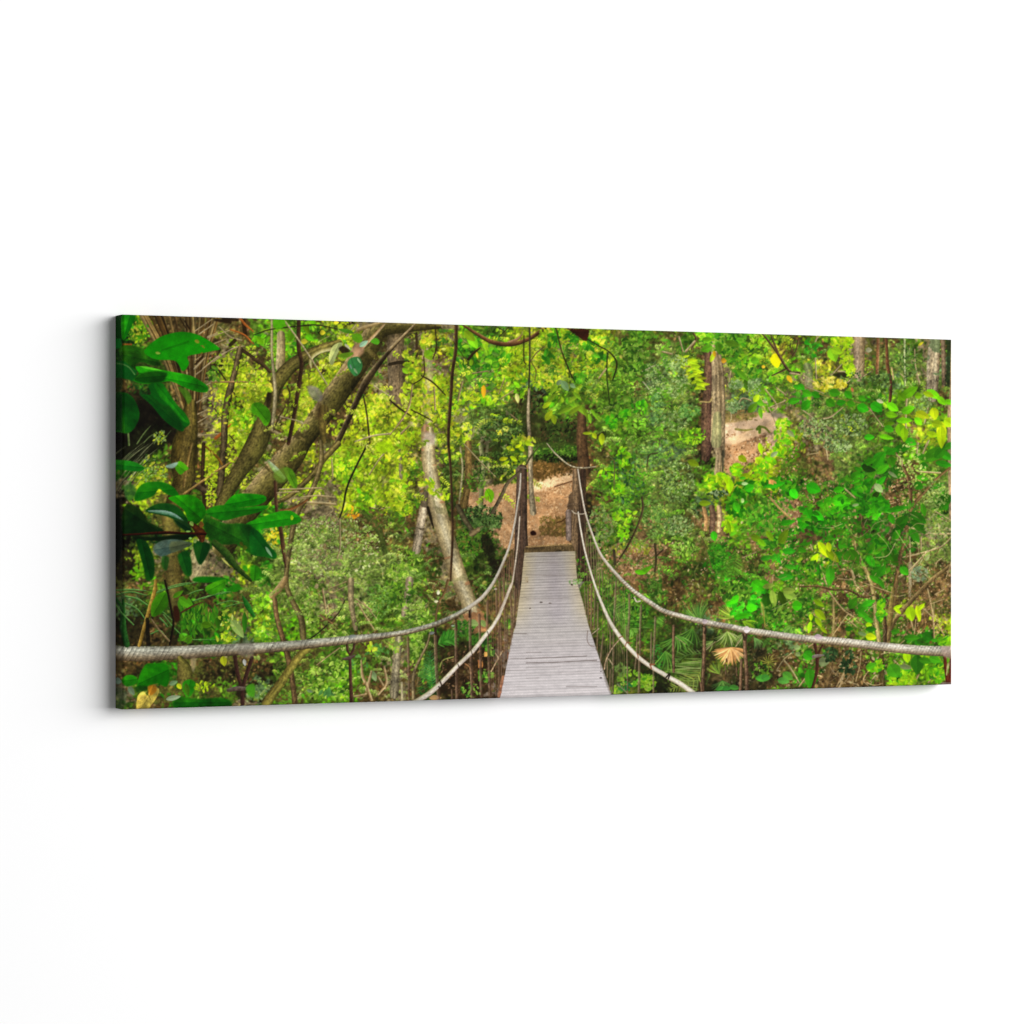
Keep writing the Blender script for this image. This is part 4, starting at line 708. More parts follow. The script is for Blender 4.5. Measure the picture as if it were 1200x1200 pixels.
fan('E3', 330, 360, 190, 200, 300, 18, [(70,124,52),(46,96,40),(98,150,70)], w=1.6); fan('E3', 260, 420, 180, 60, 150, 18, [(54,104,36),(78,134,52),(34,74,26)], w=1.5); fan('E3', 120, 480, 180, 20, 160, 22, [(70,130,50),(100,160,80),(40,90,30)], w=1.5)
fan('E3', 20, 620, 200, 30, 130, 12, [(54,120,40),(84,146,58)], w=1.4); fan('E3', 560, 450, 150, 20, 150, 20, [(150,180,100),(110,150,60),(200,210,150),(70,110,40)], w=1.5); fan('E3', 700, 470, 110, 20, 160, 12, [(140,170,100),(90,134,66)], w=1.0)
fan('E3', 800, 500, 120, 20, 90, 10, [(90,144,80),(60,114,56)], w=1.0); fan('E3', 440, 530, 120, 100, 180, 8, [(130,160,90),(90,130,60)], w=1.4); fan('E3', 640, 320, 170, 170, 240, 12, [(150,190,70),(110,160,50)], w=1.4); fan('E3', 700, 360, 150, -10, 60, 10, [(130,190,40),(90,150,30)], w=1.4)
frond('E3', '340,690 330,800 300,930 290,1000', 300, [(120,160,80),(90,140,60),(150,180,110)], n=22, side=(1, 0), lean=1.5, w=1.2); frond('E3', '340,640 200,660 110,740', 100, [(80,130,60),(110,150,80)], n=10, side=(1, 0))
frond('E3', '330,800 250,880 60,960', 120, [(140,160,70),(110,140,60)], n=12, w=1.1); fan('E3', 520, 880, 130, 20, 160, 14, [(60,110,50),(90,140,70)], w=1.3); fan('E3', 500, 820, 130, 190, 280, 10, [(100,130,50),(70,110,40)], w=1.2)
e = element('palm_leaf', 'dry tan fan palm leaf hanging under the right rope')
fan('E3', 590, 590, 160, 5, 175, 34, [(196,144,92),(210,160,108),(168,120,74),(222,178,126)], w=2.3, eid=e, curve=.02)
leaves('E3', '560,700,40,16,90', (60,40,20)); rib('E3', '640,580,8 700,500,6', [(200,190,150)]*3)
fan('E3', 930, 720, 90, 0, 360, 14, [(180,184,70),(130,146,54)], w=.8); cluster('E3', '870,800,90,80', MID+[(120,170,60)], 50, L=(1.2, 3)); leaves('E3', '880,860,130,60,0 1100,840,110,70,30 1060,880,110,60,10 900,850,80,60,-20 560,950,90,50,0 630,940,90,50,10 500,950,70,40,-20', (36,150,60)); leaves('E3', '1180,590,60,50,0 1190,650,50,40,30', (110,170,110)); cluster('E3', '1100,440,60,40 940,560,60,70', [(90,150,60),(60,110,40)], 20, L=(1.6, 3.6))
e = element('foliage', 'vivid green leaves above the right rope')
cluster('E3', '640,190,90,60 840,60,70,50 790,180,60,60 680,300,80,40', [(24,200,24),(20,170,20),(60,210,40)], 22, L=(2.4, 5), eid=e); leaves('E3', '630,170,170,64,-25 840,50,140,100,30 780,240,100,70,10 700,310,160,50,-12 1180,220,90,90,0 900,30,110,60,20', (16,196,16), eid=e); leaves('E3', '918,185,150,86,92 1050,160,150,64,65', (8,92,12), eid=e); leaves('E3', '1120,130,130,70,20 970,160,160,60,80 930,50,110,50,-10 880,260,130,36,80 1110,90,110,60,0', (110,180,70))
cluster('E3', '1000,290,120,90 560,90,60,90 700,100,90,70', MID+[(120,180,60)], 50, L=(1.6, 4)); rib('E3', '900,410,10 880,250 860,190', [(150,140,60)]*3); rib('E3', '960,260,8 1100,190 1200,110', [(120,150,80)]*3)
for p in ['1000,790,10 1060,700 1130,640', '1060,700,16 1120,770 1200,900,10', '650,560,8 700,470', '100,490,6 200,560', '380,610,10 460,540']: rib('E3', p, [(190,180,140),(150,136,100),(90,76,50)])

# ======================= C3 ferns and dark forest floor =======================
pol('C3', '430,470 700,560 980,560 1000,1040 440,1050 440,700', (40,26,16), soft=10, alpha=.55, rough=4); cluster('C3', '700,800,260,220', DKB+[(110,76,50),(150,116,84),(30,18,10)], 260, L=(1, 2.6), asp=(.2, .45)); cluster('C3', '920,700,90,300', DKB+[(110,76,50),(60,80,30)], 90, L=(1, 2.4))
cluster('C3', '640,420,110,70 520,500,70,60 780,520,110,50', [(40,110,30),(60,130,40),(24,70,24)], 60, L=(1.4, 3.4)); cluster('C3', '700,960,110,60 840,830,60,60 880,620,50,50 1040,380,30,40', [(70,150,40),(40,110,34),(120,180,70)], 26, L=(1.4, 3.6))
frond('C3', '430,560 500,520 590,500', 110, [(40,150,40),(70,170,60)], n=12, w=1.3); frond('C3', '250,840 300,820 400,780', 130, [(40,116,40),(64,140,56),(96,164,76)], n=12, w=1.0)
for i in range(15): rib('C3', '%d,%d,5 %d,%d,3' % (230+i*6, 1000-i*26, 360+i*6, 900-i*24+20), [(96,150,80),(50,110,50),(24,70,28)])
frond('C3', '380,960 370,840 350,620', 90, [(40,130,60),(60,150,80)], n=14, side=(1, 1), w=1.0); leaves('C3', '800,740,44,120,0 845,650,30,70,0 790,720,60,20,60', (214,140,80)); leaves('C3', '400,1030,110,50,0', (200,170,110)); rib('C3', '440,760,8 470,700 560,670', [(160,170,90)]*3)
rib('C3', '355,460,18 330,560,20 270,680,24 220,790,30 205,900,34 210,1060,34', [(60,48,30),(112,98,70),(146,132,100),(76,62,42)], amp=.2); rib('C3', '660,730,10 700,760 715,820', [(170,120,80)]*3); leaves('C3', '428,105,30,40,0 410,182,36,22,0', (210,204,190))

blur(.55)
IMG *= (1+.09*N4+.05*N3)[..., None]
IMG[:] = 255*np.clip(IMG/255, 0, 1)**.95*np.array([1.02, 1.0, .92], np.float32)
# ======================= the bridge =======================
# netting of thin cords beside the deck, left
for p, w in [('1110,0 1112,260', 26), ('1100,40 1090,420', 14), ('1060,60 1075,500 1060,560', 16), ('1050,60 1085,420', 10), ('1140,0 1135,300', 22), ('1010,160 1020,640 1010,700', 14), ('1030,300 1036,680', 10), ('965,0 972,200 958,560 965,1020', 20), ('1000,0 1005,150', 18), ('940,60 945,330', 18), ('975,380 985,860', 14), ('860,180 858,420 866,560 884,1030', 20), ('786,300 795,560 805,1020', 24), ('706,260 708,560 716,700 724,1030', 26), ('582,380 582,560 592,1045', 24), ('402,480 410,760 425,960 430,1050', 30), ('160,500 168,800 172,1050', 22), ('460,700 470,780', 8), ('545,960 550,1045', 14)]:
    q = p.split(); rib('C3', ' '.join([q[0]+',%d' % w]+q[1:]), [(70,50,36),(108,80,60),(156,128,102)], amp=.16, alpha=.78)
for p in ['1000,860,50 965,1010,40', '1040,640,24 1050,760']: rib('C3', p, [(120,60,40),(170,110,80),(110,80,60)], amp=.3, alpha=.8)
rib('C3', '990,620,12 950,690 890,800,10', [(210,180,140),(170,140,100)]); rib('C3', '930,640,10 960,690', [(210,180,140)]*3)
for x in range(950, 1150, 16): rib('C2', '%d,%d,9 %d,1200,9' % (x+rng.normal()*5, 1150-(x-950)*1.6, x+rng.normal()*5), [(90,64,46),(140,108,80),(84,60,42)], alpha=.9)
e = element('bridge_post', 'dark wooden post at the left of the bridge end')
rib('C2|C2|C2|C2|C2', '1162,225,90|1158,500,100|1154,750,110|1156,950,120|1150,1230,110', [(40,30,22),(74,58,46),(62,46,36),(96,78,64),(58,44,34)], amp=.2, eid=e, grain=.12)
rib('C2', '1110,250,14 1120,215 1160,205 1200,215,12', [(110,96,76)]*3)
e = element('bridge_post', 'brown wooden post at the right of the bridge end')
pol('D2', '412,228 460,220 520,232 524,430 518,640 520,860 545,1010 550,1170 490,1180 450,1080 440,960 420,900 350,830 350,640 375,450 402,420', (92,72,50), smooth=False, amp=.14, soft=2, eid=e, rough=.6)
rib('D2', '370,600,50 372,830,46', [(104,88,78),(128,112,100),(92,76,66)], amp=.18, eid=e); rib('D2', '440,240,50 440,560,60 430,900,70', [(70,54,38),(110,88,62),(122,98,70)], amp=.2, eid=e, grain=.1); rib('D2', '500,240,50 495,560,60 490,960,70 505,1170,80', [(72,56,38),(50,36,26),(44,32,22)], amp=.2, eid=e, grain=.1)
for y in (470, 540, 600): rib('D2', '340,%d,8 440,%d,6' % (y, y-20), [(110,90,70)]*3, alpha=.6)
for x in range(520, 660, 22): rib('D2', '%d,%d,12 %d,1200,12' % (x, 780+(x-520)*1.6, x+14), [(110,92,62),(150,130,96),(96,78,52)], alpha=.75)
cluster('D2', '500,1080,60,110 460,1160,60,40', MID+[(80,60,40)], 34, L=(1, 2.6)); 
e = element('deck_edge_board', 'brown sill board at the far end of the deck')
pol('D2', '-20,918 100,905 250,895 405,886 432,944 300,952 -20,966', (98,80,50), smooth=False, eid=e, amp=.2, soft=1.5)
for x in range(0, 420, 26): rib('D2', '%d,908,8 %d,955,8' % (x, x+4), [(70,54,32)]*3, alpha=.5)
rib('D2', '0,905,12 400,880,10', [(170,140,90),(130,104,64)]); 
e = element('bridge_deck', 'grey plank deck of the hanging bridge narrowing into the distance')
L_ = [(614,647.5),(612,664),(610.7,680),(604,731),(600,744),(593,780),(589,800),(584.5,822)]; R_ = [(718,822),(716,813),(712,802),(704,778),(698.7,762),(689,733),(682.7,706),(676,684),(674,660),(673.2,645.8)]
def deckfn(c, X, Y, sd):
    y = Y/PS+PY0; x = X/PS+PX0
    f = np.clip((y-646)/175, 0, 1); cx = 643.5+(650.5-643.5)*f; hw = 29.5+(66.5-29.5)*f; u = (x-cx)/hw
    yy = y+(x-650)*.035
    col = np.zeros(c.shape, np.float32)
    ky = np.array([646, 660, 680, 700, 720, 740, 765, 800, 825.]); kc = np.array([(178,172,160),(180,174,166),(188,182,176),(196,190,184),(198,193,188),(200,195,191),(208,202,201),(220,215,215),(222,217,217)], float)
    for k in range(3): col[..., k] = np.interp(yy, ky, kc[:, k])
    edge = np.clip((np.abs(u)-.45)/.55, 0, 1)*np.interp(yy, [646, 665, 715, 745], [.5, .9, .8, 0.]); col += edge[..., None]*np.array([12, 2, -36])
    mid = np.exp(-((u-.12)/.28)**2)*np.interp(yy, [646, 660, 720, 740], [1, 1, 1, 0]); col -= mid[..., None]*np.array([13, 14, 8])
    # plank gaps: perspective spacing
    d = np.log(np.maximum(yy-600, 1)); ph = (d*26.) % 1.
    lw = np.exp(-((ph-.5)/.13)**2)*np.interp(yy, [646, 690, 760, 820], [.18, .11, .05, .04]); col *= (1-lw)[..., None]
    ph2 = (yy/3.3) % 1.; pk = np.sin(np.floor(yy/3.3)*12.9898)*43758.5453; pk = pk-np.floor(pk)
    col *= (1+(pk-.5)*.05-.13*np.exp(-((ph2-.5)/.16)**2))[..., None]; col *= np.array([1.03, 1.015, 1.01])
    wv = np.sin((x*2.3+yy*1.1))*np.sin(yy*3.06); col *= (1+.055*wv*np.clip((yy-690)/40, 0, 1))[..., None]
    iy = (Y.astype(int)//3) % 512; ix = (X.astype(int)//9) % 256
    col *= (1+.012*NT[iy, ix]+.02*NT[(Y.astype(int)) % 512, (X.astype(int)//5) % 256])[..., None]
    return col*(1+.05*N3[int(Y[0,0]):int(Y[0,0])+col.shape[0], int(X[0,0]):int(X[0,0])+col.shape[1]]*(.22))[..., None]
poly(L_+R_, (190,184,180), eid=e, smooth=False, fn=deckfn, soft=1.2)
for p, w, a in [('D2|0,990 180,985 420,982', 6, .6), ('D2|0,1045 250,1045 440,1040', 6, .5), ('D2|0,1150 250,1155 440,1150', 6, .5), ('D3|0,70 240,60', 5, .3), ('D3|0,160 300,155 470,120', 5, .35), ('D3|0,630 130,630', 6, .5), ('D3|0,684 200,678 420,668 530,664', 7, .85), ('D3|0,724 200,720 480,707 620,700', 8, .9), ('D3|0,764 300,760', 5, .4), ('D3|0,860 110,855', 5, .5), ('D3|350,932 620,932', 6, .55), ('D3|540,705 640,716', 5, .5), ('C3|1085,465 1200,468', 7, .7), ('C3|1062,684 1200,688', 5, .6), ('C3|1150,150 1200,150', 5, .4), ('C3|1030,790 1200,792', 4, .4), ('C3|1010,930 1200,930', 4, .3), ('D3|60,545 480,548', 4, .3), ('D3|0,820 560,800', 4, .3)]:
    t, s = p.split('|'); q = s.split(); rib(t, ' '.join([q[0]+',%d' % w]+q[1:]), [(110,98,92)]*3, alpha=a, amp=.05)
for p in ['540,440,8 535,520 560,570 600,580,8', '650,640,8 655,780,6', '610,600,8 640,640']: rib('D3', p, [(120,100,90)]*3, alpha=.7)
leaves('D3', '655,856,26,10,0 34,243,16,10,0 130,190,30,10,0 210,200,30,8,0 400,38,26,14,20 655,800,16,10,60', (60,44,34)); leaves('D3', '10,10,14,10,0', (120,100,80))
pol('C2', '1190,1170 1215,1170 1215,1215 1190,1215', (170,150,110), alpha=.4)
cluster('D3', '430,10,60,20', [(110,160,90),(140,180,120)], 14, L=(1, 2.2)); litter(70, (688, 684, 694, 720), [(150,120,70),(110,80,44),(190,150,90)])
pol('D3', '480,60 520,120 570,380 640,560 700,760 760,980 740,1000 690,880 640,680 560,430 500,210 470,100', (60,48,28), soft=3, alpha=.35)
# hanger cords right
for p, w in [('515,60 525,300', 12), ('545,70 545,350', 14), ('575,50 572,400', 14), ('605,100 597,420', 16), ('645,0 640,100', 14), ('632,200 628,460 622,600', 14), ('680,470 662,600 655,700', 14), ('720,370 740,470 738,600', 16), ('788,10 780,200 770,390', 18), ('768,440 765,700 760,980', 20), ('712,640 714,850', 14), ('740,780 735,960', 14), ('908,120 905,300 893,545', 20), ('886,590 890,1000', 14), ('1010,220 1000,450 1000,640', 20), ('995,680 990,1000', 22), ('1135,320 1130,460 1118,740', 20), ('1118,780 1118,1000', 16), ('975,480 970,640 955,780', 14), ('1100,460 1095,740', 16), ('880,400 880,560', 14), ('830,560 850,640', 12)]:
    q = p.split(); rib('D3', ' '.join([q[0]+',%d' % w]+q[1:]), [(74,56,40),(124,102,76),(156,134,106)], amp=.16, alpha=.78)
rib('D3', '815,520,12 750,600 700,700 685,780,12', [(214,190,160),(176,146,110),(110,84,60)]); rib('D3', '725,690,10 760,740', [(200,176,140)]*3); rib('D3', '800,910,8 900,1000', [(150,140,110)]*3); rib('D3', '580,470,8 640,420', [(190,170,140)]*3)
for p, w in [('95,400 92,560 95,800', 24), ('365,400 362,640 350,900 352,985', 30), ('720,460 722,600 735,800 738,970', 32), ('690,700 680,960', 26), ('550,740 552,820', 10), ('645,760 650,830', 10), ('335,900 345,985', 22)]:
    q = p.split(); rib('E3', ' '.join([q[0]+',%d' % w]+q[1:]), [(64,44,30),(104,76,54),(146,116,86),(80,58,40)], amp=.18)
rib('E3', '350,400,10 380,420 370,460,24', [(50,36,24)]*3); rib('E3', '700,450,14 720,520,24 740,470,14', [(60,44,30)]*3)
hL = np.array([(609,555),(607,600),(603,640),(597,658),(585,680),(570,694)], float)[::-1]; dL = np.array([(612,664),(604,731),(593,780),(585,822)], float)[::-1]
for x in np.arange(572, 612, 1.9):
    x = x+rng.normal()*.4; y0_ = np.interp(x, hL[:, 0], hL[:, 1])+2; y1_ = np.interp(x, dL[:, 0], dL[:, 1]) if x > 585 else 818
    c = np.array((126,96,70))*rng.uniform(.6, 1.15); ribbon([(x, y0_, .8), (x+rng.normal()*.8, (y0_+y1_)/2, .8), (x, y1_, .7)], [c*.8, c, c*1.1], amp=.1, alpha=.6)
hR = np.array([(677,550),(685,601),(695,629),(713,663),(728,680),(740,692)], float); dR = np.array([(674,660),(682.7,706),(698.7,762),(716,813)], float)
for x in np.arange(679, 732, 2.3):
    x = x+rng.normal()*.5; y0_ = np.interp(x, hR[:, 0], hR[:, 1])+2; y1_ = np.interp(x, dR[:, 0], dR[:, 1]) if x < 716 else 813
    c = np.array((136,110,80))*rng.uniform(.6, 1.15); ribbon([(x, y0_, .8), (x+rng.normal()*.8, (y0_+y1_)/2, .8), (x, y1_, .7)], [c*.8, c, c*1.1], amp=.1, alpha=.55)
# anchoring loop cords
for p in ['120,620,26 130,690,22 142,740,20', '180,640,16 160,680 142,720,14', '140,740,28 135,850,24 100,980,20']: rib('F3', p, [(90,50,36),(66,36,24),(44,24,16)], amp=.16)
rib('F3', '110,730,26 140,722 190,718,12', [(150,140,130),(100,84,70)]);
for p in ['1135,720,26 1142,800,28 1160,935,30', '1185,730,22 1180,850,24 1175,935,26']: rib('F3', p, [(110,52,32),(92,36,20),(56,22,14)], amp=.16)
rib('F3', '1110,940,16 1190,940,20', [(150,130,120),(110,90,80)]); rib('F3', '1160,790,16 1150,870,10', [(190,200,120)]*3, alpha=.8)
for p in ['1040,670,36 1060,800,36 1092,930,30', '1190,680,36 1150,800,36 1110,930,34', '1105,930,40 1108,1100,38']: rib('A3', p, [(74,50,38),(52,30,24),(34,22,16)], amp=.16)
rib('A3', '980,965,30 1060,950,44 1140,950,26', [(110,98,88),(84,70,58),(50,40,32)], amp=.2)
for p in ['825,570,22 832,620 850,650,22', '890,560,22 880,610 860,650,22', '850,690,26 855,850,30 866,1070,36']: rib('B3', p, [(100,70,56),(68,42,32),(44,28,20)], amp=.16)
rib('B3', '790,690,16 840,685,34 890,660,16', [(110,90,84),(84,64,58),(50,36,30)], amp=.2)
rib('C3', '700,255,16 702,320,20', [(50,36,24)]*3); rib('C3', '580,340,10 584,420', [(60,44,30)]*3); rib('C3', '400,420,24 404,470', [(50,40,26)]*3); leaves('C3', '370,460,50,26,-10 555,398,30,16,0 930,74,26,14,0', (170,164,150))
rib('D3', '950,150,12 970,185 1000,180,12', [(220,204,180)]*3)
# the four ropes
GREYR = [(140,138,118),(188,187,168),(168,161,140),(132,115,88),(70,55,36)]
e = element('rope', 'thick grey wrapped hand rope on the left')
rib('A3|A3|A3|A3|B3|B3|B3|B3|C3|C3|C3|C3|C3', '-40,640,124|200,645,132|500,637,120|800,620,110|0,598,96|300,577,88|600,547,78|870,519,74|0,477,50|200,442,46|400,384,46|550,322,44|700,238,40', GREYR, amp=.14, bands=5.6, bandk=.55, eid=e, grain=.04)
rib('C3|C3|C3|C2|C2|C2|C2|C2|C2|C2', '690,243,38|800,160,34|870,80,32|930,1185,26|1000,1035,24|1055,890,20|1098,700,18|1125,530,16|1145,400,16|1152,262,14', [(184,174,154),(212,203,188),(188,176,154),(136,116,90)], amp=.06, eid=e)
pol('A3', '1060,560 1110,540 1200,535 1200,670 1120,675 1070,640', (130,122,108), alpha=.45, soft=6, amp=.15); leaves('B3', '870,490,80,30,-10', (196,204,196))
e = element('rope', 'pale lower rope on the left side of the deck')
rib('C2|C2|C2|C3|C3|C3', '1142,640,12|1122,900,12|1082,1190,14|1062,50,26|1020,160,26|960,310,30', [(196,180,150),(224,210,190),(170,146,118)], amp=.07, eid=e)
rib('C3', '960,310,30 905,400,32 850,470,36 780,560,36 720,630,36 600,745,36 520,830,38 450,900,40 350,990,44 225,1070,48', [(184,166,146),(236,222,210),(228,220,192),(164,150,110)], amp=.08, bands=0, bandk=.3, eid=e)
for p in ['600,735,10 612,770', '440,880,14 460,930', '715,610,8 725,650', '860,450,8 872,490', '430,930,10 440,960']: rib('C3', p, [(50,36,24)]*3, alpha=.85)
e = element('rope', 'grey wrapped hand rope on the right')
rib('D2|D2|D2|D2|D2|D2|D3', '453,222,11|480,400,14|520,610,16|590,820,18|650,965,24|730,1075,28|838,-5,32', [(196,180,150),(236,228,212),(206,190,164),(150,128,98)], amp=.07, eid=e)
rib('D3|D3|D3|E3|E3|E3|E3|E3|F3|F3|F3|F3|F3', '838,-2,32|950,100,38|1080,190,42|0,265,42|180,320,44|370,368,52|600,410,52|740,440,58|0,583,56|300,610,62|600,645,68|900,676,74|1210,690,84', [(186,177,156),(224,216,198),(204,194,172),(162,143,114),(92,74,50)], amp=.12, bands=3.6, bandk=.45, eid=e, grain=.03)
pol('F3', '1110,650 1150,640 1205,645 1205,735 1150,740 1120,710', (190,160,146), alpha=.55, soft=5, amp=.12); leaves('F3', '150,575,70,40,10', (206,196,186)); leaves('E3', '740,430,60,60,0 370,360,50,40,0', (200,192,180))
e = element('rope', 'cream lower rope on the right side of the deck')
rib('D2|D2|D2|D2|D3|D3|D3|D3|D3|D3|E3|E3|E3', '456,600,12|480,760,14|520,960,16|588,1195,18|650,170,24|740,370,32|850,530,36|980,670,36|1100,760,36|1200,818,38|60,855,40|150,905,42|285,1000,44', [(200,184,152),(246,238,222),(236,226,204),(170,150,118)], amp=.06, bands=0, bandk=.3, eid=e)
rib('D2', '400,585,8 430,610,10 500,615,8 520,600,6', [(190,176,150)]*3)
for p in ['1090,740,12 1100,775', '1090,740,20 1130,735,10', '975,640,10 985,680', '890,545,14 930,548,8', '820,500,12 850,490,8', '880,545,8 870,580']: rib('D3', p, [(150,90,60)]*3, alpha=.9)
rib('E3', '30,850,14 60,820 50,860', [(40,30,24)]*3)
rib('D2|D2|D2|D2|D2', '180,-5,8|260,90,12|380,188,12|490,212,12|610,200,10', [(220,210,180),(180,166,130),(120,106,70)], eid=element('rope', 'thin cord sagging between the two posts'))
rib('C2|C2|C2|C2', '1150,240,24|1040,340,30|980,460,32|905,600,34', [(110,96,66),(92,80,56),(52,44,30)], amp=.18, eid=element('vine', 'curved brown stem leaning on the left post'))
rib('C2', '650,0,12 800,160,12 930,290,8', [(190,176,130),(150,134,90),(90,76,44)])
leaves('D1', '20,1195,60,40,20', (190,216,30))

# ======================= big leaves at the left =======================
def veined(pt, tile, col, e, hi=None, rib_line=None, soft=2.0, light=0.):
    pol(tile, pt, col, eid=e, soft=soft, amp=.06)
    if rib_line: rib(tile, rib_line, [np.array(col)*.62]*3, alpha=.75, amp=.05)
e = element('leaf', 'dark green leaf at the top left corner')
pol('A1', '-60,60 60,55 55,180 60,280 -60,270', (0,58,10), smooth=False, eid=e); pol('A1', '55,55 168,60 140,150 110,220 60,290 45,200', (0,116,12), eid=e, soft=2)  # left strip falls on the wrapped side; its shade is put into the ink
pol('A1', '-60,260 40,270 52,320 45,352 -60,360', (0,112,34), smooth=False, eid=e, soft=2)
pol('A1', '45,335 200,350 330,420 390,500 330,512 200,480 130,550 45,480', (14,78,10), eid=element('leaf', 'dim green leaf behind the big upper leaf'), soft=4, amp=.12)
rib('A1', '60,325,14 130,325,14', [(180,80,30)]*3, alpha=.7)
pol('A1', '-60,450 60,470 180,560 165,650 60,625 -60,600', (0,84,22), soft=3, smooth=False); rib('A1', '0,480,10 100,520 160,590,8', [(110,150,90)]*3, alpha=.6)
e = element('leaf', 'large pointed green leaf at the upper left')
def lf(tile, ax, ay, bx, by):
    x0, y0, k = TILE[tile]
    def f(c, X, Y, sd):
        x = (X/PS+PX0-x0)*k; y = (Y/PS+PY0-y0)*k
        s = ((bx-ax)*(y-ay)-(by-ay)*(x-ax))/math.hypot(bx-ax, by-ay)
        return c*(1+np.clip(s/60., -1, 1)*.07-.2*np.exp(-(s/9.)**2)*((x > min(ax, bx)) & (x < max(ax, bx))))[..., None]
    return f
pol('A1', '240,385 330,295 420,245 560,215 690,232 800,285 908,362 850,382 740,405 625,430 638,490 602,552 572,555 548,505 500,465 380,462 300,440', (2,140,6), eid=e, soft=2, fn=lf('A1', 390, 380, 640, 300))
leaves('A1', '362,402,44,24,10', (150,190,70)); leaves('A1', '710,300,50,30,30 760,345,40,16,40 750,402,24,14,0', (110,110,30)); cluster('A1', '740,330,60,40', [(120,110,50),(60,130,20)], 5, L=(.6, 1.2))
e = element('leaf', 'long curved green leaf below the large pointed one')
pol('A1', '165,520 260,528 400,550 520,572 650,600 745,650 805,700 790,745 700,740 600,705 480,650 380,660 240,672 148,640 195,585', (4,144,10), eid=e, soft=2, amp=.07)
pol('A1', '150,635 220,580 320,560 440,575 430,620 400,655 240,668', (2,72,8), eid=e, soft=5); leaves('A1', '300,535,200,20,8', (40,190,40))
e = element('leaf', 'dark drooping leaf at the left')
pol('A1', '280,690 330,665 400,668 452,740 525,850 600,930 645,1020 600,1060 575,1090 480,1040 400,970 310,860 215,770 300,765', (0,92,16), eid=e, soft=2.5, fn=lf('A1', 250, 730, 620, 1080)); pol('A1', '330,672 400,668 452,740 525,850 600,930 640,1015 560,980 460,860 380,780', (4,122,14), alpha=.8, soft=5, eid=e)
pol('A1', '215,770 300,790 400,850 480,880 570,1000 575,1085 480,1040 400,970 310,860', (0,58,12), alpha=.7, soft=6, eid=e)
pol('A1', '540,700 620,725 662,800 630,850 600,800', (60,122,24), soft=4, alpha=.85)
e = element('leaf', 'broad dark leaf against the left edge')
pol('A1', '-60,770 60,745 150,800 202,930 170,1040 105,1105 20,1090 -60,1060', (0,76,14), eid=e, soft=2.5); pol('A1', '-60,760 50,750 50,1090 -60,1060', (0,30,8), alpha=.6, smooth=False, soft=3)  # last strip darkens the wrapped side, shade painted into the colour
pol('A1', '-60,640 50,620 40,740 -60,760', (20,44,14), alpha=.7, soft=4)
e = element('leaf', 'flat green leaf lying at the left edge')
pol('A2', '-60,140 120,150 200,178 247,218 180,242 60,228 -60,215', (4,118,22), eid=e, soft=2)
pol('A2', '70,370 150,360 175,440 120,500 75,460', (40,110,40), soft=5, alpha=.8)
e = element('leaf_rosette', 'whorl of broad dark glossy leaves at the left')
pol('A2', '160,500 172,420 230,350 330,330 430,342 505,385 548,455 480,455 420,430 370,395 330,450 240,490', (0,98,10), eid=e, soft=2.5)
pol('A2', '455,472 560,450 660,450 740,500 788,600 730,685 655,722 620,650 590,580 500,510', (5,116,5), eid=e, soft=2, amp=.08)
pol('A2', '70,550 160,540 230,600 275,680 350,720 435,785 300,795 60,790', (4,36,8), eid=e, soft=3, amp=.1); pol('A2', '-60,470 20,480 40,600 30,760 60,800 40,1000 -60,1200', (8,14,8), smooth=False, soft=4, alpha=.9)
pol('A2', '250,590 330,535 430,520 525,545 600,620 632,695 560,690 450,640 330,612', (0,60,16), eid=e, soft=2.5)
rib('A2', '280,590,10 400,600,34 500,625,30 590,680,10', [(140,170,160),(96,140,116),(40,90,60)], amp=.1, eid=e)
pol('A2', '500,660 640,690 650,780 560,740', (2,40,14), eid=e, soft=5); pol('A2', '140,790 300,820 480,800 640,775 710,800 600,850 400,850 180,850', (5,28,8), eid=e, soft=4)
pol('A2', '325,900 400,850 520,838 640,865 665,880 600,915 480,960 400,992 335,955', (58,84,74), eid=e, soft=3, amp=.1); pol('A2', '480,860 640,865 600,915 480,950', (80,92,56), eid=e, alpha=.7, soft=5)
pol('A2', '175,840 260,860 312,960 335,1060 322,1180 260,1200 240,1100 200,960', (0,64,12), eid=e, soft=3); pol('A2', '675,860 800,868 822,920 745,1060 700,1010', (0,58,14), eid=e, soft=3)
pol('A2', '555,960 640,955 662,1140 600,1150 540,1010', (2,72,16), eid=e, soft=4); pol('A2', '400,990 460,1000 440,1110 400,1080', (10,80,20), eid=e, soft=4, alpha=.8)
pol('A2|B2'.split('|')[0], '950,530 1010,462 1100,435 1290,450 1310,500 1230,540 1080,560 900,600', (0,128,8), eid=e, soft=2.5)
pol('A2', '785,600 850,550 950,538 1080,560 1300,540 1330,560 1250,600 1080,640 960,672 880,660', (4,116,10), eid=e, soft=2.5); leaves('A2', '920,710,60,40,60', (130,180,120))
pol('B2', '-60,700 60,650 200,600 330,588 425,660 380,702 260,722 120,742 -60,760', (8,142,12), eid=e, soft=2); leaves('B2', '340,650,26,44,0', (160,200,30))
pol('A2', '765,640 860,660 960,700 1100,700 1210,750 1210,960 1150,950 1050,880 980,885 850,870 780,770', (14,88,14), eid=e, soft=4, amp=.1); pol('A2', '1050,700 1210,740 1210,960 1120,860 1060,760', (4,70,14), eid=e, soft=6, alpha=.7); leaves('A2', '1100,880,50,30,60 1130,910,40,40,0', (40,90,20))
pol('B2', '-20,750 60,780 130,880 205,960 192,1012 100,992 -20,960', (0,86,20), eid=e, soft=2.5); leaves('B2', '140,950,110,24,60', (110,160,130)); pol('B2', '-20,1070 60,1090 50,1180 -20,1200', (20,120,10), eid=e, soft=4)
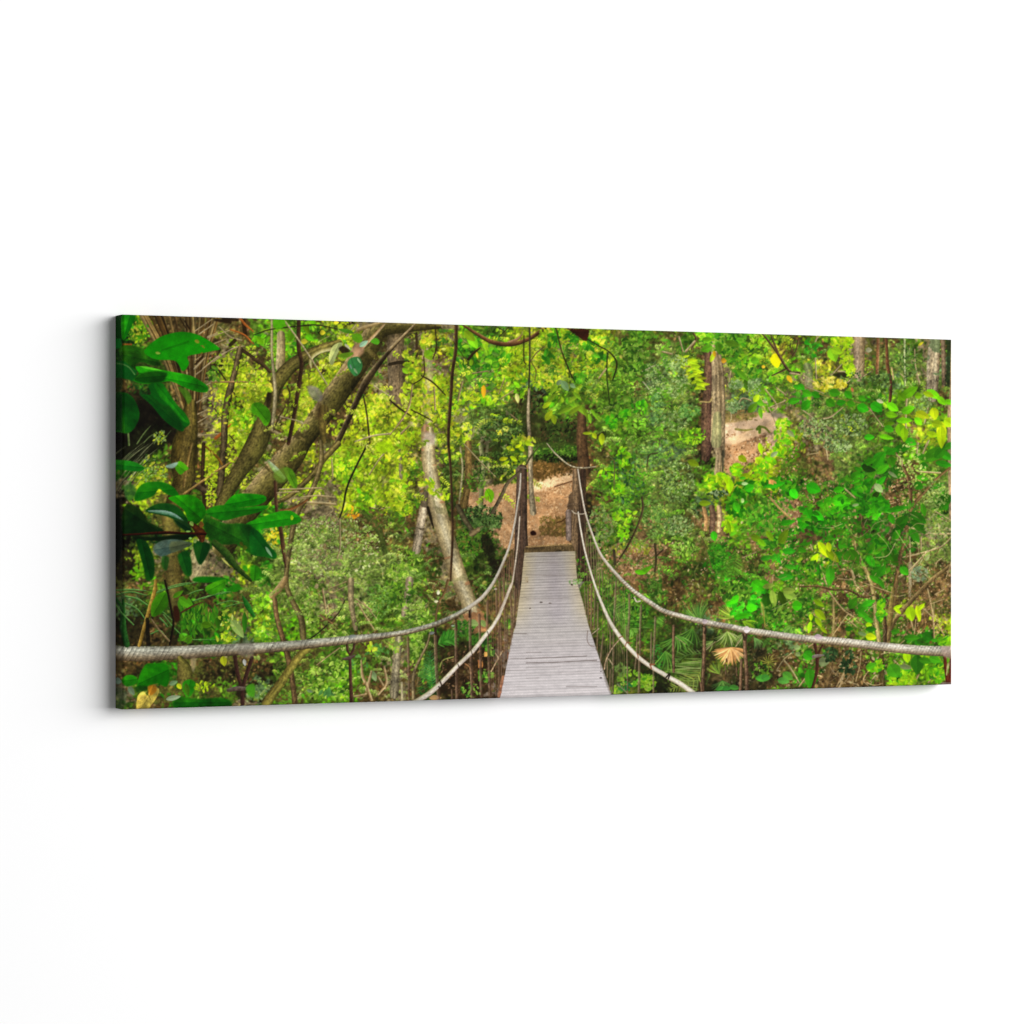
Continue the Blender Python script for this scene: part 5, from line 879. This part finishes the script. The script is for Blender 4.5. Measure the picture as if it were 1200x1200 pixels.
rib('A2', '640,690,26 700,740,60 740,790,90 750,840,50', [(54,26,10),(70,34,12),(32,12,6)], amp=.2, eid=e); leaves('A2', '745,710,40,60,0', (104,62,22)); leaves('A2', '660,700,50,34,60 630,768,40,16,0 690,850,30,50,0 650,830,30,20,0 655,910,30,40,0', (120,160,80))
rib('A2', '60,800,14 250,790,20 430,780,26 600,785,20 780,790,26', [(70,20,10),(36,10,6),(20,6,4)], eid=e)
rib('A2', '860,870,60 960,960,70 1060,1090,50 1180,1200,26', [(60,90,30),(30,64,18),(16,40,10)], eid=element('leaf', 'narrow dark leaf pointing down to the right')); leaves('A2', '960,1040,110,14,50', (190,190,90))
pol('A2', '690,1172 820,1165 960,1180 960,1215 690,1215', (0,110,10), soft=4); pol('B2', '270,215 345,228 390,340 372,392 320,345', (72,144,24), soft=3, eid=element('leaf', 'small green leaf on the big trunk')); rib('B2', '140,160,24 200,230,50 270,300,30', [(190,220,190),(150,190,130),(110,160,80)], alpha=.8); pol('B2', '180,260 300,200 300,320 220,340', (96,140,40), soft=6, alpha=.7)
e = element('leaf', 'small pale green leaf on the palm trunk'); pol('A2', '520,185 560,150 632,212 600,240 562,270 520,225', (44,142,14), eid=e, soft=2); pol('A2', '435,190 540,160 505,210 450,210', (140,176,156), soft=3)
pol('B1', '-10,850 60,838 140,900 152,980 110,1045 50,965 -10,925', (48,138,14), eid=element('leaf', 'plain green leaf left of the dark vine'), soft=2.5)
e = element('leaf', 'round glossy leaf on the big trunk'); pol('B1', '835,470 870,440 930,438 960,500 948,560 905,605 870,585 830,520', (44,124,66), eid=e, soft=2, fn=lf('B1', 860, 450, 915, 600)); leaves('B1', '900,560,60,20,60 930,470,60,14,60 860,520,50,14,70', (150,196,160))
pol('B1', '668,420 700,340 765,308 785,330 735,420 700,505 668,480', (170,184,112), soft=2, eid=element('leaf', 'pale wilted leaf before the big trunk')); leaves('B1', '830,345,70,24,50', (206,200,160)); pol('B1', '750,360 800,340 850,385 790,410', (36,24,14), soft=4, alpha=.9)
pol('B1', '868,240 940,232 962,285 930,312 880,290', (84,164,22), soft=2); pol('B1', '1030,300 1078,268 1112,300 1090,328', (70,172,30), soft=2); pol('B1', '738,432 800,400 882,400 830,442', (84,134,24), soft=2); pol('B1', '748,188 850,196 882,232 800,222', (60,130,30), soft=2); pol('B1', '180,108 275,108 272,170 220,192 178,170', (68,172,14), soft=2); leaves('B1', '970,320,90,40,-30', (130,186,150))
# lower left
for p in ['60,170,20 60,400,50 90,565,50', '-40,120,20 60,260,30 40,420,20']: rib('A3', p, [(34,96,36),(24,78,30),(12,48,18)], amp=.12)
for p in ['-20,200,12 60,300 150,390,10', '80,200,12 180,250 260,350,8', '80,140,16 180,160 270,215,10', '0,130,12 120,100 260,130,8', '380,330,14 420,370 450,405,8', '410,300,10 490,400 560,470,8', '400,270,8 500,360', '300,470,10 380,440 420,480,8', '0,90,14 120,80 260,90,8', '340,110,12 500,60 700,15,8', '370,90,10 520,40 640,20', '560,160,10 680,100 760,80', '620,200,12 800,140 960,110,8', '760,160,8 900,110 1000,100', '880,210,8 1000,180 1120,200', '540,515,8 700,520 900,522,6', '960,230,8 1080,200']: rib('A3', p, [(140,190,110),(60,130,60),(24,80,30)], amp=.1)
cluster('A3', '700,380,150,110 620,260,110,70 800,290,90,80', [(30,110,20),(50,130,24),(20,80,16),(80,150,30)], 44, L=(2.4, 6), asp=(.2, .35), ang=1.45, spread=.35); cluster('A3', '600,520,50,40', [(60,130,20)], 8, L=(3, 5))
leaves('A3', '610,190,150,90,30 540,120,110,40,-30 790,390,90,60,10', (40,130,20)); pol('A3', '575,130 640,120 620,170', (110,50,30), alpha=.7, soft=3)
leaves('A3', '915,330,170,50,-65 1125,370,190,44,88 890,380,110,40,80 970,340,110,50,40 850,320,90,40,80', (20,120,20)); rib('A3', '1110,140,14 1150,220,50 1205,310,30', [(40,130,50),(16,100,24),(8,70,16)], amp=.1); leaves('A3', '1060,420,200,80,60', (110,160,90)); cluster('A3', '990,350,90,90', [(200,200,60),(140,180,50),(190,210,110)], 26, L=(1.2, 3.2)); cluster('A3', '960,500,90,50', LIM, 30, L=(1.2, 3))
pol('A3', '780,60 850,18 960,-10 945,60 860,122 800,112', (36,132,12), soft=3, eid=element('leaf', 'broad green leaf above the thick rope')); pol('A3', '988,70 1050,28 1092,60 1040,104', (18,122,12), soft=2)
rib('A3', '345,0,26 335,90,34 310,180,34 265,330,30 200,570,30', [(100,76,24),(150,118,44),(176,144,66)], amp=.14, eid=element('branch', 'ochre stalk crossing the grass blades')); rib('A3', '425,0,20 460,150,20 485,280,22 500,380,20 470,560,24', [(44,32,16),(22,16,10),(14,10,6)], eid=element('branch', 'black stalk beside the round leaf'))
rib('A3', '270,340,30 280,560,40', [(14,12,8)]*3, alpha=.8); rib('A3', '305,340,12 370,430,14 460,530,18', [(160,140,100),(120,100,64),(70,56,34)]); rib('A3', '570,280,16 680,220 760,190,8', [(70,44,24)]*3); pol('A3', '500,230 540,230 560,330 520,370 500,300', (50,24,12), soft=4)
e = element('leaf', 'heart shaped green leaf at the lower left'); pol('A3', '305,305 308,205 360,130 430,98 452,170 442,235 350,312', (42,124,12), eid=e, soft=2, amp=.07)
e = element('leaf', 'broad green leaf just under the thick rope'); pol('A3', '185,880 250,742 330,728 440,735 465,830 442,932 360,905 280,925 190,945', (4,110,6), eid=e, soft=3)
pol('A3', '48,880 90,832 165,842 182,900 90,932', (14,138,12), eid=e, soft=3)
pol('A3', '170,930 260,925 280,960 180,980', (6,60,10), soft=5, alpha=.8)
e = element('leaf', 'yellow leaf at the bottom left'); pol('A3', '184,1020 235,975 272,1012 300,940 340,935 376,965 345,1040 300,1100 270,1145 182,1145', (184,164,70), eid=e, soft=2, amp=.14); pol('A3', '275,935 335,918 352,968 295,1010', (156,98,20), eid=e, soft=4, alpha=.85); rib('A3', '270,985,6 300,1050,5', [(110,90,30)]*3)
rib('A3', '560,690,60 595,780,130 600,890,130', [(60,58,22),(98,92,40),(110,100,46),(64,58,26)], amp=.2); pol('A3', '650,690 700,690 680,800 660,780', (170,150,110), soft=4, alpha=.7)
e = element('leaf', 'dark green leaves along the bottom left edge'); pol('A3', '578,905 640,868 694,900 685,960 640,1022 598,1000', (16,128,14), eid=e, soft=3); pol('A3', '500,1065 560,1020 700,1040 900,1030 1000,1055 985,1125 700,1130 520,1130', (4,86,10), eid=e, soft=5, amp=.1)
leaves('A3', '620,960,120,50,80', (24,110,20)); leaves('A3', '500,1030,130,44,-15 500,900,80,40,-20 130,970,90,50,60 20,890,60,60,0', (120,150,120)); cluster('A3', '770,930,90,40', LIM[:2]+[(120,150,30)], 26, L=(1.2, 3)); leaves('A3', '940,710,90,60,80 550,930,60,40,60', (190,200,30)); pol('A3', '1140,930 1210,910 1210,1020 1150,1000', (60,150,30), soft=4); leaves('A3', '1125,720,60,30,80', (200,204,180)); pol('A3', '0,940 90,980 60,1120 -60,1120 -60,960', (60,90,60), alpha=.5, soft=6)
e = 0
# small-scale grain of a sharpened print
_g = np.clip(IMG[..., 1]-np.maximum(IMG[..., 0], IMG[..., 2]), 0, 255)
IMG[..., 0] += .14*_g; IMG[..., 1] -= .05*_g; IMG[..., 2] *= 1-.10*np.clip(_g/60, 0, 1)
IMG *= (1+.025*N1)[..., None]

# ------------------------------------------------------------------
# the canvas: stretched print on a wooden frame hung on the wall
# ------------------------------------------------------------------
def to_plan(u, v):
    """position on the print (0..1 from its left/top edge) -> drawing coordinates of the picture plan"""
    X = Lx+u*CW*ux; Zd = ZL+u*CW*uy
    return 600+F_PX*X/Zd, 600-F_PX*(.5-v)*CH/Zd
def srgb_lin(c):
    c = np.clip(c/255., 0, 1)
    return np.where(c <= .04045, c/12.92, ((c+.055)/1.055)**2.4)
LIN = srgb_lin(IMG).astype(np.float32)
def sample(px, py):
    x = np.clip((px-PX0)*PS-.5, 0, PW-1.01); y = np.clip((py-PY0)*PS-.5, 0, PH-1.01)
    x0 = x.astype(int); y0 = y.astype(int); fx = (x-x0)[..., None]; fy = (y-y0)[..., None]
    return (LIN[y0, x0]*(1-fx)+LIN[y0, x0+1]*fx)*(1-fy)+(LIN[y0+1, x0]*(1-fx)+LIN[y0+1, x0+1]*fx)*fy
cm, nt, b = mat('canvas_print_ink')
b.inputs['Roughness'].default_value = .62; b.inputs['Specular IOR Level'].default_value = .02
at = nt.nodes.new('ShaderNodeAttribute'); at.attribute_name = 'ink'
nt.links.new(at.outputs['Color'], b.inputs['Base Color'])
tc = nt.nodes.new('ShaderNodeTexCoord')
bh = []
for ax in ('X', 'Z'):
    w = nt.nodes.new('ShaderNodeTexWave'); w.wave_type = 'BANDS'; w.bands_direction = ax; w.inputs['Scale'].default_value = 420; w.inputs['Distortion'].default_value = .6
    nt.links.new(tc.outputs['Object'], w.inputs['Vector']); bh.append(w)
ad = nt.nodes.new('ShaderNodeMath'); ad.operation = 'ADD'; nt.links.new(bh[0].outputs['Fac'], ad.inputs[0]); nt.links.new(bh[1].outputs['Fac'], ad.inputs[1])
bp = nt.nodes.new('ShaderNodeBump'); bp.inputs['Strength'].default_value = .12; bp.inputs['Distance'].default_value = .0003
nt.links.new(ad.outputs[0], bp.inputs['Height']); nt.links.new(bp.outputs['Normal'], b.inputs['Normal'])

root = bpy.data.objects.new('canvas_print', None); scene.collection.objects.link(root); root.location = (0, -.001, ZC-CH/2)
root['label'] = 'wide canvas print of a rope footbridge in green rainforest, hung on the white wall'
root['category'] = 'canvas print'
bpy.context.view_layer.update()

def mesh_obj(name, V, Fq, C, parent, label=None, smooth=False, material=cm):
    me = bpy.data.meshes.new(name); n = len(V); k = len(Fq)
    me.vertices.add(n); me.vertices.foreach_set('co', np.ascontiguousarray(V, np.float32).ravel())
    me.loops.add(k*4); me.loops.foreach_set('vertex_index', np.ascontiguousarray(Fq, np.int32).ravel())
    me.polygons.add(k); me.polygons.foreach_set('loop_start', np.arange(0, k*4, 4, dtype=np.int32))
    me.update(calc_edges=True)
    if C is not None:
        a = me.color_attributes.new('ink', 'FLOAT_COLOR', 'POINT'); c4 = np.ones((n, 4), np.float32); c4[:, :3] = C
        a.data.foreach_set('color', c4.ravel())
    if smooth: me.polygons.foreach_set('use_smooth', np.ones(k, bool))
    me.materials.append(material)
    o = bpy.data.objects.new(name, me); scene.collection.objects.link(o); o.parent = parent
    if label: o['label'] = label
    return o

# front face and the rounded fold all round it, one sheet; sides butt on to it
RB = .0022                            # fold radius
NX, NY = 1560, 640
us = np.linspace(RB/CW, 1-RB/CW, NX+1); vs = np.linspace(RB/CH, 1-RB/CH, NY+1)
U, Vv = np.meshgrid(us, vs)
px, py = to_plan(U, Vv)
C = sample(px, py)*PRINT_GAIN
P = np.stack([(U-.5)*CW, np.full_like(U, -CD), (1-Vv)*CH], -1)
idx = np.arange((NX+1)*(NY+1)).reshape(NY+1, NX+1)
Fq = np.stack([idx[1:, :-1], idx[1:, 1:], idx[:-1, 1:], idx[:-1, :-1]], -1).reshape(-1, 4)
uc = (us[1:]+us[:-1])/2; vc = (vs[1:]+vs[:-1])/2
pcx, pcy = to_plan(*np.meshgrid(uc, vc))
fid = IDB[np.clip(((pcy-PY0)*PS).astype(int), 0, PH-1), np.clip(((pcx-PX0)*PS).astype(int), 0, PW-1)].reshape(-1)
P = P.reshape(-1, 3); C = C.reshape(-1, 3)
cnt = np.bincount(fid, minlength=len(ELEMENTS))
def pick(sel):
    f = Fq[sel]; u_, inv = np.unique(f, return_inverse=True)
    return P[u_], inv.reshape(f.shape), C[u_]
small = np.isin(fid, np.nonzero(cnt < 60)[0]); fid[small] = 0
picture = mesh_obj('printed_picture', *pick(fid == 0), root)
for i in range(1, len(ELEMENTS)):
    if (fid == i).sum() == 0: continue
    mesh_obj(ELEMENTS[i], *pick(fid == i), picture, LABELS.get(i))

# wrapped edges: quarter round fold, then the flat side back to the wall
prof = [(RB-RB*math.sin(a), -CD+RB-RB*math.cos(a)) for a in np.linspace(0, math.pi/2, 6)]+[(0, y) for y in np.linspace(-CD+RB, 0, 11)[1:]]
prof = np.array(prof)                 # (inset from the outer edge, y)
arc = np.concatenate([[0], np.cumsum(np.hypot(*np.diff(prof, axis=0).T))])
def wrap(side):
    n = 1000 if side in 'tb' else 440
    s = np.linspace(0, 1, n+1); V = []; Cc = []
    for (ins, y), a in zip(prof, arc):
        k = RB-ins                    # 0 on the face, RB at the outer edge
        lo_x, hi_x, lo_z, hi_z = RB-k, CW-RB+k, RB-k, CH-RB+k
        r = max(0., a-RB*1.2)
        if side == 'l': x = np.full(n+1, lo_x); z = lo_z+(hi_z-lo_z)*s
        if side == 'r': x = np.full(n+1, hi_x); z = hi_z+(lo_z-hi_z)*s
        if side == 't': z = np.full(n+1, hi_z); x = lo_x+(hi_x-lo_x)*s
        if side == 'b': z = np.full(n+1, lo_z); x = hi_x+(lo_x-hi_x)*s
        V.append(np.stack([x-CW/2, np.full(n+1, y), z], -1))
        ppx, ppy = to_plan(x/CW, 1-z/CH)
        if side == 'l': ppx = ppx-8.2*r/CD           # the picture runs on round the left edge
        if side == 'r': ppx = ppx-8.2*r/CD
        if side == 't': ppy = ppy+r/CH*420
        if side == 'b': ppy = ppy-r/CH*420
        Cc.append(sample(ppx, ppy)*PRINT_GAIN)
    m = len(prof); I = np.arange(m*(n+1)).reshape(m, n+1)
    Fs = np.stack([I[:-1, :-1], I[:-1, 1:], I[1:, 1:], I[1:, :-1]], -1).reshape(-1, 4)
    return np.concatenate(V), Fs, np.concatenate(Cc)
for sd in 'lrtb':
    V_, F_, C_ = wrap(sd); mesh_obj('wrapped_edge', V_, F_, C_, root, smooth=True)
# wooden stretcher frame behind the cloth
pm, nt, b = mat('pine_stretcher_wood')
wd = nt.nodes.new('ShaderNodeTexNoise'); wd.inputs['Scale'].default_value = 30; cr = nt.nodes.new('ShaderNodeValToRGB')
cr.color_ramp.elements[0].color = (.45, .30, .17, 1); cr.color_ramp.elements[1].color = (.62, .45, .28, 1)
nt.links.new(wd.outputs['Fac'], cr.inputs[0]); nt.links.new(cr.outputs[0], b.inputs['Base Color']); b.inputs['Roughness'].default_value = .7
def bar(x0, x1, z0, z1):
    y0, y1 = -CD+.003, -.001
    V = np.array([(x, y, z) for x in (x0, x1) for y in (y0, y1) for z in (z0, z1)])
    Fb = np.array([(0, 1, 3, 2), (4, 6, 7, 5), (0, 4, 5, 1), (2, 3, 7, 6), (0, 2, 6, 4), (1, 5, 7, 3)])
    mesh_obj('stretcher_bar', V, Fb, None, root, material=pm)
h = CW/2-.001; bw = .036
bar(-h, -h+bw, .001, CH-.001); bar(h-bw, h, .001, CH-.001); bar(-h+bw+.0005, h-bw-.0005, .001, bw); bar(-h+bw+.0005, h-bw-.0005, CH-bw, CH-.001)
